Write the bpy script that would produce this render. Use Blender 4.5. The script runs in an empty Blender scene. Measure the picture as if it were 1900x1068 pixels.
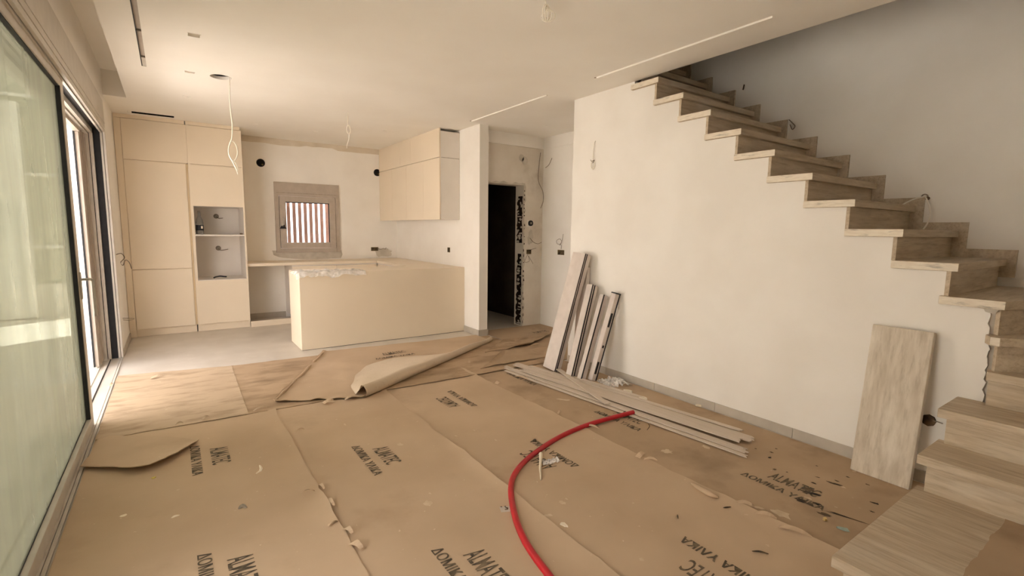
import bpy, bmesh, math, random
from mathutils import Vector, Matrix, noise
random.seed(7)
S = bpy.context.scene
C = S.collection
R = math.radians

# ---------------------------------------------------------------- camera
cam_d = bpy.data.cameras.new('camera'); cam_d.sensor_fit = 'HORIZONTAL'; cam_d.sensor_width = 36.0
cam_d.lens = 902.335 / 1900.0 * 36.0; cam_d.clip_start = 0.02; cam_d.clip_end = 200
cam = bpy.data.objects.new('camera', cam_d); C.objects.link(cam)
yaw, pit, rol = R(34.95482), R(6.81574), R(-0.74180)
fwd = Vector((math.sin(yaw)*math.cos(pit), math.cos(yaw)*math.cos(pit), -math.sin(pit)))
rgt = Vector((math.cos(yaw), -math.sin(yaw), 0)); dwn = fwd.cross(rgt)
r2 = math.cos(rol)*rgt + math.sin(rol)*dwn; d2 = -math.sin(rol)*rgt + math.cos(rol)*dwn
cam.matrix_world = Matrix(((r2.x, -d2.x, -fwd.x, 0), (r2.y, -d2.y, -fwd.y, 0), (r2.z, -d2.z, -fwd.z, 1.43), (0, 0, 0, 1)))
S.camera = cam

# ---------------------------------------------------------------- sky, sun, exposure
W = bpy.data.worlds.new('world'); S.world = W; W.use_nodes = True
bg = W.node_tree.nodes['Background']; bg.inputs[0].default_value = (1.0, 0.945, 0.965, 1); bg.inputs[1].default_value = 2.8
sun_d = bpy.data.lights.new('sun', 'SUN'); sun_d.energy = 21.0; sun_d.color = (1.0, 0.945, 0.965); sun_d.angle = R(1.0)
sun = bpy.data.objects.new('sun', sun_d); C.objects.link(sun); sun.location = (-2, 3, 9)
sun.rotation_euler = Vector((-0.42, -0.25, -1.0)).to_track_quat('-Z', 'Y').to_euler()
vs = S.view_settings; vs.view_transform = 'Standard'; vs.look = 'None'; vs.gamma = 1.0; vs.use_curve_mapping = False
vs.exposure = 0.76
S.cycles.use_denoising = True
S.cycles.max_bounces = 14; S.cycles.diffuse_bounces = 9; S.cycles.transparent_max_bounces = 12
S.cycles.caustics_reflective = False; S.cycles.caustics_refractive = False
S.cycles.sample_clamp_indirect = 8.0
def portal(name, loc, rot, sx, sy):
    d = bpy.data.lights.new(name, 'AREA'); d.shape = 'RECTANGLE'; d.size = sx; d.size_y = sy; d.cycles.is_portal = True
    o = bpy.data.objects.new(name, d); C.objects.link(o); o.location = loc; o.rotation_euler = rot
portal('door_light_portal', (-0.86, 3.72, 1.2), (0, R(-90), 0), 2.5, 6.0)

# ---------------------------------------------------------------- materials
def lin(c):
    return tuple(((v/255)/12.92 if v <= 10 else ((v/255+0.055)/1.055)**2.4) for v in c)
def rgba(c): return (*lin(c), 1)
def mat(name, c1, c2=None, scale=4.0, stretch=(1, 1, 1), rough=0.6, bump=0.0, bscale=40.0, lo=0.35, hi=0.65, metal=0.0, detail=4.0, spec=0.4):
    m = bpy.data.materials.new(name); m.use_nodes = True; nt = m.node_tree; N = nt.nodes; L = nt.links
    b = N['Principled BSDF']; b.inputs['Roughness'].default_value = rough; b.inputs['Metallic'].default_value = metal
    b.inputs['Specular IOR Level'].default_value = spec
    tc = N.new('ShaderNodeTexCoord'); mp = N.new('ShaderNodeMapping'); mp.inputs['Scale'].default_value = stretch
    L.new(tc.outputs['Object'], mp.inputs[0])
    nz = N.new('ShaderNodeTexNoise'); nz.inputs['Scale'].default_value = scale; nz.inputs['Detail'].default_value = detail
    L.new(mp.outputs[0], nz.inputs['Vector'])
    rp = N.new('ShaderNodeValToRGB'); rp.color_ramp.elements[0].position = lo; rp.color_ramp.elements[1].position = hi
    rp.color_ramp.elements[0].color = rgba(c1); rp.color_ramp.elements[1].color = rgba(c2 or c1)
    L.new(nz.outputs[0], rp.inputs[0]); L.new(rp.outputs[0], b.inputs['Base Color'])
    if bump:
        n2 = N.new('ShaderNodeTexNoise'); n2.inputs['Scale'].default_value = bscale; n2.inputs['Detail'].default_value = 3
        L.new(mp.outputs[0], n2.inputs['Vector'])
        bp = N.new('ShaderNodeBump'); bp.inputs['Strength'].default_value = bump; bp.inputs['Distance'].default_value = 0.01
        L.new(n2.outputs[0], bp.inputs['Height']); L.new(bp.outputs[0], b.inputs['Normal'])
    return m
def layer(m, colour, scale, stretch, lo, hi, strength=1.0, detail=6.0, offset=(0, 0, 0)):
    """lay a second procedural stain over a material's colour"""
    nt = m.node_tree; N = nt.nodes; L = nt.links; b = N['Principled BSDF']
    src = b.inputs['Base Color'].links[0].from_socket
    tc = N.new('ShaderNodeTexCoord'); mp = N.new('ShaderNodeMapping'); mp.inputs['Scale'].default_value = stretch; mp.inputs['Location'].default_value = offset
    L.new(tc.outputs['Object'], mp.inputs[0])
    nz = N.new('ShaderNodeTexNoise'); nz.inputs['Scale'].default_value = scale; nz.inputs['Detail'].default_value = detail; nz.inputs['Roughness'].default_value = 0.6
    L.new(mp.outputs[0], nz.inputs['Vector'])
    mr = N.new('ShaderNodeMapRange'); mr.inputs[1].default_value = lo; mr.inputs[2].default_value = hi; mr.inputs[4].default_value = strength
    L.new(nz.outputs[0], mr.inputs[0])
    mx = N.new('ShaderNodeMix'); mx.data_type = 'RGBA'
    L.new(mr.outputs[0], mx.inputs[0]); L.new(src, mx.inputs[6]); mx.inputs[7].default_value = rgba(colour)
    L.new(mx.outputs[2], b.inputs['Base Color'])
    return m
M = {}
M['paint'] = mat('wall_paint', (234, 230, 223), (240, 237, 231), 2.0, rough=0.8, bump=0.04, bscale=60)
M['ceil'] = mat('ceiling_paint', (238, 234, 226), (242, 239, 232), 1.5, rough=0.85)
M['plaster'] = layer(mat('hall_plaster', (214, 206, 194), (226, 220, 210), 2.5, rough=0.9, bump=0.1, bscale=25), (176, 162, 144), 3.0, (1, 1, 1), 0.55, 0.8, 0.6)
M['unpainted'] = mat('unpainted_plaster', (210, 199, 181), (220, 210, 194), 5, rough=0.9)
M['patch'] = mat('cement_patch', (186, 179, 167), (206, 199, 187), 8, rough=0.95, bump=0.1)
M['tile'] = layer(mat('floor_tile', (196, 188, 176), (206, 199, 188), 3, rough=0.38), (222, 216, 206), 7, (1, 1, 1), 0.58, 0.78, 0.5)
M['skirt'] = mat('skirting_tile', (178, 170, 158), (190, 182, 170), 6, rough=0.5)
M['unlit_plaster'] = mat('darkened_room_plaster', (60, 54, 48), (74, 66, 58), 3, rough=0.95)  # lack of light in the back room put into the plaster colour
M['terrace'] = mat('terrace_tile', (226, 220, 210), (234, 229, 220), 5, rough=0.7)
M['white_ext'] = mat('exterior_render', (240, 236, 228), (246, 243, 236), 3, rough=0.9)
M['neigh'] = mat('neighbour_render', (184, 182, 164), (198, 196, 178), 2, rough=0.9)
M['cab'] = mat('cream_lacquer', (229, 216, 195), (232, 219, 198), 2, rough=0.45, spec=0.3)
M['cabbody'] = mat('white_melamine', (222, 216, 208), (228, 222, 214), 3, rough=0.5)
M['groove'] = mat('handle_groove', (206, 186, 150), (212, 192, 158), 3, rough=0.5)
M['frame'] = mat('aluminium_frame', (196, 190, 180), (204, 198, 188), 12, rough=0.4, metal=0.0, spec=0.5)
M['wframe'] = mat('window_frame_grey', (176, 165, 152), (184, 173, 160), 12, rough=0.45)
M['black'] = mat('black_rubber', (26, 26, 30), (34, 34, 38), 20, rough=0.6)
M['dark'] = mat('dark_void', (16, 14, 12), (22, 19, 16), 10, rough=0.9)
M['brickdark'] = mat('broken_brick', (20, 14, 12), (58, 34, 24), 30, rough=0.95, lo=.4, hi=.7)
M['white_pl'] = mat('white_plastic', (238, 234, 226), (242, 239, 232), 10, rough=0.4)
M['cable'] = mat('white_cable', (236, 230, 216), (240, 235, 224), 20, rough=0.5)
M['wire'] = mat('grey_wire', (120, 108, 94), (140, 126, 108), 20, rough=0.6)
M['olive'] = mat('socket_box', (92, 80, 44), (120, 104, 60), 60, rough=0.7)
M['print'] = mat('print_ink', (84, 74, 60), (124, 108, 86), 30, rough=0.85, lo=0.45, hi=0.62)
M['red'] = mat('red_hose', (176, 12, 28), (190, 18, 36), 10, rough=0.42, spec=0.5)
M['alu'] = mat('coated_profile', (206, 196, 188), (214, 204, 196), 14, rough=0.45)
M['chrome'] = mat('handle_metal', (180, 174, 164), (192, 186, 176), 20, rough=0.35)
M['slat'] = mat('shutter_slat', (148, 110, 92), (160, 122, 104), 10, rough=0.6)
M['strip'] = mat('lath_wood', (202, 188, 172), (211, 198, 183), 3, (8, .6, 3), rough=0.7)
M['grey_face'] = mat('grey_mark', (120, 112, 100), (168, 158, 142), 30, rough=0.8)
def wood(name, st, base=((184, 167, 143), (202, 187, 164)), streak=(148, 130, 106), pale=(216, 206, 188), pstr=0.55):
    m = mat(name, base[0], base[1], 3.0, st, rough=0.55, bump=0.12, bscale=9, detail=6, spec=0.3)
    layer(m, streak, 5.0, st, 0.5, 0.72, 0.6, 8, (3, 1, 2))
    layer(m, pale, 2.2, tuple(1+(v-1)*0.35 for v in st), 0.52, 0.7, pstr, 6, (9, 4, 7))
    return m
M['wood_x'] = wood('limed_oak_tread', (1.1, 13, 13))
M['wood_y'] = wood('limed_oak_lower_tread', (13, 1.1, 13))
M['wood_z'] = wood('limed_oak_board', (10, 10, 1.2), ((196, 184, 166), (214, 204, 188)), (166, 152, 132), (230, 222, 208), 0.7)
M['wood_end_lit'] = layer(mat('limed_oak_end_lit', (222, 211, 192), (234, 225, 208), 9, (6, 2, 10), rough=0.6), (140, 134, 124), 3.2, (4, 2.5, 14), 0.58, 0.72, 0.7)  # paler ends: side light put into the colour; grey marks are real
def paper(name, c1=(188, 165, 138), c2=(200, 177, 150), stain=(148, 124, 98), sl=0.58, sh=0.85, st=0.45, stretch=(1, 1, 1), ss=2.2):
    m = mat(name, c1, c2, 1.6, rough=0.82, bump=0.10, bscale=14, spec=0.2)
    layer(m, stain, ss, stretch, sl, sh, st, 7, (5, 2, 0))
    layer(m, (222, 206, 180), 26, (1, 1, 1), 0.70, 0.76, 0.6, 3)
    return m
M['paper'] = paper('kraft_paper')
M['paper_dirty'] = paper('kraft_paper_dirty', (174, 151, 124), (187, 164, 137), (120, 100, 78), 0.52, 0.8, 0.6)
M['paper_st'] = paper('kraft_paper_stained', (184, 163, 137), (194, 173, 146), (120, 98, 74), 0.48, 0.72, 0.55, (1.0, 3.0, 1), 3.4)
M['paper_st2'] = paper('kraft_paper_dark_stained', (174, 150, 122), (186, 162, 134), (122, 100, 76), 0.45, 0.7, 0.7, (1.0, 2.5, 1), 2.6)
M['paper_back'] = layer(paper('kraft_paper_underside', (204, 188, 164), (212, 196, 174), (160, 140, 116)), (150, 128, 100), 60, (1, 1, 1), 0.6, 0.72, 0.5)
M['chip'] = mat('paint_chip', (228, 216, 194), (238, 228, 208), 20, rough=0.7)
M['spot'] = mat('dried_plaster_spot', (200, 180, 152), (212, 194, 168), 30, rough=0.9)
M['soot'] = mat('black_smear', (46, 38, 30), (104, 84, 60), 18, rough=0.8)
def glassy(name, tint, film_lo, film_hi, film_col, stretch, sc, gloss=0.06, trans=0.5):
    m = bpy.data.materials.new(name); m.use_nodes = True; nt = m.node_tree; N = nt.nodes; L = nt.links
    N.remove(N['Principled BSDF']); out = N['Material Output']
    tr = N.new('ShaderNodeBsdfTransparent'); tr.inputs[0].default_value = (*tint, 1)
    df = N.new('ShaderNodeBsdfDiffuse'); df.inputs[0].default_value = rgba(film_col)
    tl = N.new('ShaderNodeBsdfTranslucent'); tl.inputs[0].default_value = rgba(film_col)
    dm = N.new('ShaderNodeMixShader'); dm.inputs[0].default_value = trans; L.new(df.outputs[0], dm.inputs[1]); L.new(tl.outputs[0], dm.inputs[2])
    tc = N.new('ShaderNodeTexCoord'); mp = N.new('ShaderNodeMapping'); mp.inputs['Scale'].default_value = stretch
    nz = N.new('ShaderNodeTexNoise'); nz.inputs['Scale'].default_value = sc; nz.inputs['Detail'].default_value = 5
    L.new(tc.outputs['Object'], mp.inputs[0]); L.new(mp.outputs[0], nz.inputs['Vector'])
    mr = N.new('ShaderNodeMapRange'); mr.inputs[1].default_value = 0.35; mr.inputs[2].default_value = 0.7
    mr.inputs[3].default_value = film_lo; mr.inputs[4].default_value = film_hi; L.new(nz.outputs[0], mr.inputs[0])
    mx = N.new('ShaderNodeMixShader'); L.new(mr.outputs[0], mx.inputs[0]); L.new(tr.outputs[0], mx.inputs[1]); L.new(dm.outputs[0], mx.inputs[2])
    gl = N.new('ShaderNodeBsdfGlossy'); gl.inputs['Roughness'].default_value = 0.04
    fr = N.new('ShaderNodeLayerWeight'); fr.inputs[0].default_value = 0.25
    ml = N.new('ShaderNodeMath'); ml.operation = 'MULTIPLY'; ml.inputs[1].default_value = gloss/0.25; L.new(fr.outputs['Fresnel'], ml.inputs[0])
    m2 = N.new('ShaderNodeMixShader'); L.new(ml.outputs[0], m2.inputs[0]); L.new(mx.outputs[0], m2.inputs[1]); L.new(gl.outputs[0], m2.inputs[2])
    L.new(m2.outputs[0], out.inputs[0]); return m
M['dusty'] = glassy('dusty_glass', (0.50, 0.52, 0.47), 0.34, 0.56, (160, 160, 144), (1, 3.0, 0.4), 1.6)
M['clear'] = glassy('window_glass', (0.97, 0.98, 0.97), 0.02, 0.08, (230, 230, 225), (1, 1, 1), 4)
M['film'] = glassy('plastic_film', (0.99, 0.99, 0.99), 0.35, 0.8, (254, 253, 250), (1, 1, 1), 14, 0.10, 0.08)  # patchy white stands in for glints on the clear film
M['bottle'] = glassy('clear_bottle', (0.86, 0.88, 0.88), 0.05, 0.2, (220, 222, 222), (1, 1, 1), 14, 0.2)

# ---------------------------------------------------------------- mesh builder
class B:
    def __init__(s): s.v = []; s.f = []
    def add(s, vs, fs):
        n = len(s.v); s.v += [tuple(v) for v in vs]; s.f += [tuple(i+n for i in f) for f in fs]; return s
    def box(s, x0, x1, y0, y1, z0, z1):
        x0, x1 = min(x0, x1), max(x0, x1); y0, y1 = min(y0, y1), max(y0, y1); z0, z1 = min(z0, z1), max(z0, z1)
        return s.add([(x0, y0, z0), (x1, y0, z0), (x1, y1, z0), (x0, y1, z0), (x0, y0, z1), (x1, y0, z1), (x1, y1, z1), (x0, y1, z1)],
                     [(0, 3, 2, 1), (4, 5, 6, 7), (0, 1, 5, 4), (1, 2, 6, 5), (2, 3, 7, 6), (3, 0, 4, 7)])
    def obox(s, o, a, b, c):
        """box from corner o along the three edge vectors"""
        o, a, b, c = Vector(o), Vector(a), Vector(b), Vector(c)
        if a.cross(b).dot(c) < 0: a, b = b, a
        return s.add([o, o+a, o+a+b, o+b, o+c, o+a+c, o+a+b+c, o+b+c],
                     [(0, 3, 2, 1), (4, 5, 6, 7), (0, 1, 5, 4), (1, 2, 6, 5), (2, 3, 7, 6), (3, 0, 4, 7)])
    def prism(s, pts, axis, a0, a1):
        """extrude a polygon given in the other two axes (x,y)->z, (y,z)->x, (x,z)->y"""
        n = len(pts)
        def p(q, a): return {'z': (q[0], q[1], a), 'x': (a, q[0], q[1]), 'y': (q[0], a, q[1])}[axis]
        area = sum(pts[i][0]*pts[(i+1) % n][1]-pts[(i+1) % n][0]*pts[i][1] for i in range(n))
        flip = (area < 0) != (axis == 'y')
        vs_ = [p(q, a0) for q in pts]+[p(q, a1) for q in pts]
        fs = [tuple(range(n-1, -1, -1)), tuple(range(n, 2*n))]+[(i, (i+1) % n, n+(i+1) % n, n+i) for i in range(n)]
        if flip != (a1 < a0): fs = [tuple(reversed(f)) for f in fs]
        return s.add(vs_, fs)
    def tube(s, pts, r, seg=8, caps=True, rr=None):
        pts = [Vector(p) for p in pts]; n = len(pts); rings = []; up = None
        for i, p in enumerate(pts):
            t = (pts[min(i+1, n-1)]-pts[max(i-1, 0)]).normalized()
            if up is None:
                up = t.orthogonal().normalized()
            up = (up-t*up.dot(t)).normalized(); sd = t.cross(up); q = rr[i] if rr else r
            rings.append([p+(up*math.cos(2*math.pi*k/seg)+sd*math.sin(2*math.pi*k/seg))*q for k in range(seg)])
        vs_ = [v for g in rings for v in g]; fs = []
        for i in range(n-1):
            for k in range(seg):
                k2 = (k+1) % seg; fs.append((i*seg+k, i*seg+k2, (i+1)*seg+k2, (i+1)*seg+k))
        if caps: fs += [tuple(range(seg-1, -1, -1)), tuple((n-1)*seg+k for k in range(seg))]
        return s.add(vs_, fs)
    def cyl(s, c, d, r, L, seg=24): c = Vector(c); d = Vector(d).normalized(); return s.tube([c, c+d*L], r, seg)
    def lathe(s, c, prof, seg=24):
        vs_ = []; fs = []; n = len(prof)
        for r, z in prof:
            vs_ += [(c[0]+r*math.cos(2*math.pi*k/seg), c[1]+r*math.sin(2*math.pi*k/seg), c[2]+z) for k in range(seg)]
        for i in range(n-1):
            for k in range(seg):
                k2 = (k+1) % seg; fs.append((i*seg+k, i*seg+k2, (i+1)*seg+k2, (i+1)*seg+k))
        fs += [tuple(range(seg-1, -1, -1)), tuple((n-1)*seg+k for k in range(seg))]
        return s.add(vs_, fs)
    def ring(s, c, d, r0, r1, t, seg=28):
        """flat ring of thickness t about axis d"""
        c = Vector(c); d = Vector(d).normalized(); u = d.orthogonal().normalized(); w = d.cross(u); vs_ = []
        for k in range(seg):
            e = u*math.cos(2*math.pi*k/seg)+w*math.sin(2*math.pi*k/seg)
            vs_ += [c+e*r0, c+e*r1, c+e*r1+d*t, c+e*r0+d*t]
        fs = []
        for k in range(seg):
            a = 4*k; b = 4*((k+1) % seg)
            for j in range(4): fs.append((a+j, a+(j+1) % 4, b+(j+1) % 4, b+j))
        return s.add(vs_, fs)
def spline(pts, n=8, closed=False):
    P = [Vector(p) for p in pts]; out = []
    for i in range(len(P)-1):
        p0 = P[max(i-1, 0)]; p1 = P[i]; p2 = P[i+1]; p3 = P[min(i+2, len(P)-1)]
        for k in range(n):
            t = k/n; out.append(0.5*((2*p1)+(p2-p0)*t+(2*p0-5*p1+4*p2-p3)*t*t+(3*p1-p0-3*p2+p3)*t**3))
    out.append(P[-1]); return out
ORG = {}
def mk(name, b, m, parent=None, origin=None, bevel=0.0, smooth=False, fix=False):
    if parent is not None: off = ORG[parent.name]
    elif origin is not None: off = Vector(origin)
    else:
        xs = [v[0] for v in b.v]; ys = [v[1] for v in b.v]; zs = [v[2] for v in b.v]
        off = Vector(((min(xs)+max(xs))/2, (min(ys)+max(ys))/2, min(zs)))
    me = bpy.data.meshes.new(name); me.from_pydata([tuple(Vector(v)-off) for v in b.v], [], b.f); me.update()
    if bevel or fix:
        bm = bmesh.new(); bm.from_mesh(me)
        if fix: bmesh.ops.recalc_face_normals(bm, faces=bm.faces)
        if bevel:
            es = [e for e in bm.edges if len(e.link_faces) == 2 and e.calc_face_angle(0) > 0.6]
            bmesh.ops.bevel(bm, geom=es, offset=bevel, segments=2, affect='EDGES', profile=0.5, clamp_overlap=True)
        bm.to_mesh(me); bm.free()
    if smooth: me.polygons.foreach_set('use_smooth', [True]*len(me.polygons))
    me.materials.append(M[m] if isinstance(m, str) else m)
    o = bpy.data.objects.new(name, me); C.objects.link(o)
    if parent is not None: o.parent = parent
    else: o.location = off
    ORG[o.name] = off
    return o
def root(name, loc, label=None, cat=None, group=None, kind=None):
    o = bpy.data.objects.new(name, None); C.objects.link(o); o.location = loc; o.empty_display_size = 0.1; ORG[o.name] = Vector(loc)
    return tag(o, label, cat, group, kind)
def tag(o, label=None, cat=None, group=None, kind=None):
    if label: o['label'] = label
    if cat: o['category'] = cat
    if group: o['group'] = group
    if kind: o['kind'] = kind
    return o
def struct(name, b, m, label, cat, **k): return tag(mk(name, b, m, origin=(0, 0, 0), **k), label, cat, kind='structure')
def blob(cx, cy, rx, ry, n=14, rough=0.35, rot=0.0):
    out = []
    for k in range(n):
        a = 2*math.pi*k/n; q = 1+random.uniform(-rough, rough); x = rx*q*math.cos(a); y = ry*q*math.sin(a)
        out.append((cx+x*math.cos(rot)-y*math.sin(rot), cy+x*math.sin(rot)+y*math.cos(rot)))
    return out

# ---------------------------------------------------------------- main dimensions (metres, camera stands over 0,0)
XL, XK, XK2, XS, XW = -0.503, 3.331, 3.463, 3.517, 4.586     # left wall, kitchen wall, its hall face, stair wall, stairwell wall
YR, YC, YK, YH, YT, YB = -0.62, 3.941, 5.531, 5.79, 7.753, 8.39
ZC, ZTOP = 2.774, 5.6
DY0, DY1, DZ = 0.80, 6.65, 2.40                               # garden door opening

# ---------------------------------------------------------------- floor, terrace
struct('floor', B().box(-0.82, 5.2, YR-0.3, 8.9, -0.12, 0.0), 'tile', 'pale beige tiled floor bare in the kitchen', 'floor')
struct('terrace_floor', B().box(-7.5, -0.82, -6, 13, -0.14, -0.03), 'terrace', 'sunlit terrace paving outside the glass door', 'paving')
struct('wall_garden', B().box(-4.3, -4.05, -6, 13, -0.1, 2.6).box(-4.3, -0.82, -5.5, -5.2, -0.1, 2.6), 'white_ext', 'white rendered garden wall beyond the terrace', 'wall')
nb = root('neighbour_house', (-4.0, 10.4, -0.03), 'beige neighbouring house wall seen through the glass door', 'house')
mk('house_wall', B().box(-9, -0.82, 10.400, 10.800, -0.03, 12.5), 'neigh', nb)  # wall raised out of view so its shadow dims the terrace end
mk('plinth_band', B().box(-9, -0.82, 10.360, 10.400, -0.03, .5), 'terrace', nb)
for zz_ in (1.05, 2.15, 3.3): mk('render_band', B().box(-9, -0.82, 10.375, 10.400, zz_, zz_+.05), 'white_ext', nb)
mk('corner_pier', B().box(-2.25, -1.75, 10.200, 10.400, 0, 3.2), 'white_ext', nb)
w_ = mk('house_window', B().box(-3.6, -2.6, 10.350, 10.400, 1.2, 2.1), 'white_ext', nb); mk('window_pane', B().box(-3.5, -2.7, 10.340, 10.350, 1.28, 2.02), 'wframe', w_)
# ---------------------------------------------------------------- walls
b = B()
b.box(-0.82, XL, YR-0.3, DY0, 0, ZTOP); b.box(-0.82, XL, DY1, YB+0.3, 0, ZTOP); b.box(-0.82, XL, DY0, DY1, 2.70, ZTOP); b.box(-0.82, XL, DY0, DY1, DZ, 2.70)
struct('wall_left', b, 'paint', 'off-white wall with the wide glass door opening', 'wall')
WX0, WX1, WZ0, WZ1 = 1.40, 2.262, 1.085, 1.925
b = B()
b.box(XL, WX0, YB, YB+0.3, 0, ZC+0.3); b.box(WX1, XK2, YB, YB+0.3, 0, ZC+0.3); b.box(WX0, WX1, YB, YB+0.3, 0, WZ0); b.box(WX0, WX1, YB, YB+0.3, WZ1, ZC+0.3)
wall_back = struct('wall_back', b, 'paint', 'off-white kitchen back wall around the small window', 'wall')
rag = [(0.70, ZC), (XK, ZC), (XK, 2.672)]
for k in range(24):
    x = XK-(XK-0.95)*(k+1)/24; rag.append((x, 2.682+0.026*noise.noise((x*2.2, 1, 0))+0.01*noise.noise((x*9, 4, 0))+(0.03 if 1.8 < x < 2.3 else 0)))
rag.append((0.70, 2.69))
mk('unpainted_band', B().prism(rag, 'y', YB-0.002, YB), 'unpainted', wall_back)
pt = [(1.29+random.uniform(-.02, .02), 1.06), (1.30, 0.99), (1.38, 0.955), (1.5, 0.935), (1.7, 0.915), (1.95, 0.91), (2.15, 0.915), (2.33, 0.92), (2.36, 0.98), (2.34, 1.05)]
mk('cement_patch', B().prism(pt, 'y', YB-0.003, YB), 'patch', wall_back)
mk('cement_patch', B().prism(blob(3.07, 1.0, 0.16, 0.075, 18, .2), 'y', YB-0.003, YB), 'patch', wall_back)
wall_kitchen = struct('wall_kitchen', B().box(XK, XK2, YK, YB, 0, ZC+0.2), 'paint', 'off-white kitchen side wall ending in a narrow column edge', 'wall')
# hall wall with rough doorway
DX0, DX1, DH = 3.50, 4.234, 2.07
b = B(); b.box(DX1, XW, YH, YH+0.2, 0, ZC); b.box(XK2, DX1, YH, YH+0.2, DH, ZC); b.box(XK2, DX0, YH, YH+0.2, 0, DH)
wall_hall = struct('wall_hall', b, 'plaster', 'raw plastered hall wall around the dark doorway', 'wall')
mk('plaster_band', B().box(XK2, XW-0.012, YH-0.014, YH, 2.612, ZC), 'paint', wall_hall)
for (x, z, r) in ((4.185, 2.455, .045), (4.245, 2.42, .05)):
    mk('damp_stain', B().prism(blob(x, z, r, r*1.15, 22, .08), 'y', YH-0.0015, YH), 'patch', wall_hall)
mk('worn_patch', B().prism(blob(4.37, 1.32, .05, .1, 16, .3), 'y', YH-0.0015, YH), 'patch', wall_hall)
# ragged doorway edge with hollow brick ends showing
b = B(); z = 0.03
edge = [(DX1+0.002, 0.0)]
while z < DH+0.03:
    edge.append((DX1+0.012+random.uniform(0, 0.03), z)); z += random.uniform(0.03, 0.07)
edge.append((DX1+0.03, DH+0.035)); edge.append((DX1-0.002, DH+0.03)); edge.append((DX1-0.002, 0.0))
mk('broken_plaster_edge', B().prism(edge, 'y', YH-0.004, YH), 'patch', wall_hall)
b = B(); hd = [(XK2, DH)]; x = XK2
while x < DX1: hd.append((x, DH+0.012+random.uniform(0, .03))); x += random.uniform(.03, .07)
hd.append((DX1, DH))
mk('broken_plaster_edge', b.prism(hd, 'y', YH-0.004, YH), 'patch', wall_hall)
for (za, zb) in ((.02, 1.10), (1.24, 1.95)):
    lft, rgt_ = [], []; z = za
    while z < zb:
        lft.append((YH+.022+.02*random.random(), z)); rgt_.append((YH+.115+.05*random.random(), z)); z += random.uniform(.018, .045)
    mk('exposed_brick', B().prism(lft+rgt_[::-1], 'x', DX1-.003, DX1), 'brickdark', wall_hall, fix=True)
    z = za+.02
    while z < zb-.03:
        y = YH+random.uniform(.02, .13); h_ = random.uniform(.006, .022); w_ = random.uniform(.02, .06)
        mk('mortar_bit', B().prism(blob(y, z, w_, h_, 8, .4), 'x', DX1-.008, DX1-.002), 'patch', wall_hall, fix=True); z += random.uniform(.03, .075)
z = .04
while z < DH:
    x0 = DX1+random.uniform(.0, .012); h_ = random.uniform(.012, .05)
    mk('brick_chip', B().prism([(x0, z), (x0+random.uniform(.006, .02), z+.006), (x0+random.uniform(.004, .018), z+h_*.8), (x0, z+h_)], 'y', YH-.006, YH-.003), 'brickdark', wall_hall, fix=True); z += h_+random.uniform(.01, .12)
# stairwell / hall side wall and the dark room behind the doorway
wall_stairwell = struct('wall_stairwell', B().box(XW, XW+0.2, YR-0.3, YB, -0.1, ZTOP), 'paint', 'tall off-white wall of the stairwell and hall', 'wall')
mk('plaster_band', B().box(XW-0.012, XW, 3.95, YH, 2.612, ZC), 'paint', wall_stairwell)
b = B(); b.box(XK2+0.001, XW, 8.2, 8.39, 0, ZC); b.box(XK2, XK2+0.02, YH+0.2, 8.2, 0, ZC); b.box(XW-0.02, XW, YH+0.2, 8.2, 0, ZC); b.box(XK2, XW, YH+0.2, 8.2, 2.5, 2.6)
struct('wall_dark_room', b, 'unlit_plaster', 'unlit bare room seen through the rough doorway', 'wall')
struct('wall_rear', B().box(-0.82, XW+0.2, YR-0.3, YR, 0, ZTOP), 'paint', 'off-white wall behind the lower stair flight', 'wall')
# stair side wall: stepped plaster profile under the treads
RZ, GO, TH = 0.1829, 0.2595, 0.046
def nose(k): return 2.848-GO*(15-k)
prof = [(YC, 0), (YC, ZC), (3.135, ZC), (3.135, 15*RZ-TH)]
for k in range(15, 6, -1):
    prof.append((nose(k)+0.053, k*RZ-TH)); prof.append((nose(k)+0.053, (k-1)*RZ-TH))
prof.append((0.640, 6*RZ-TH))
zz = 6*RZ-TH
while zz > 0.56:
    zz -= random.uniform(0.008, 0.045); prof.append((0.617+random.uniform(-0.006, 0.007)+0.012*(zz > .9), zz))
prof += [(0.625, 0.0)]
wall_stair = struct('wall_stair', B().prism(prof, 'x', XS, XS+0.11), 'paint', 'white plastered side wall stepped under the stair treads', 'wall', fix=True)
struct('wall_understair', B().box(XS+0.11, XW, YC-0.1, YC, 0, ZC+.3), 'plaster', 'plastered end wall below the top of the stairs', 'wall')
# upper storey shell
b = B(); b.box(-0.82, XW+0.2, YR-0.3, YB+0.3, ZTOP, ZTOP+0.2); struct('ceiling_upper', b, 'ceil', 'upper storey ceiling over the stairwell', 'ceiling')
b = B(); b.box(XL, XW, YB, YB+0.3, ZC+0.3, ZTOP); struct('wall_upper', b, 'paint', 'upper storey end wall', 'wall')

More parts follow.
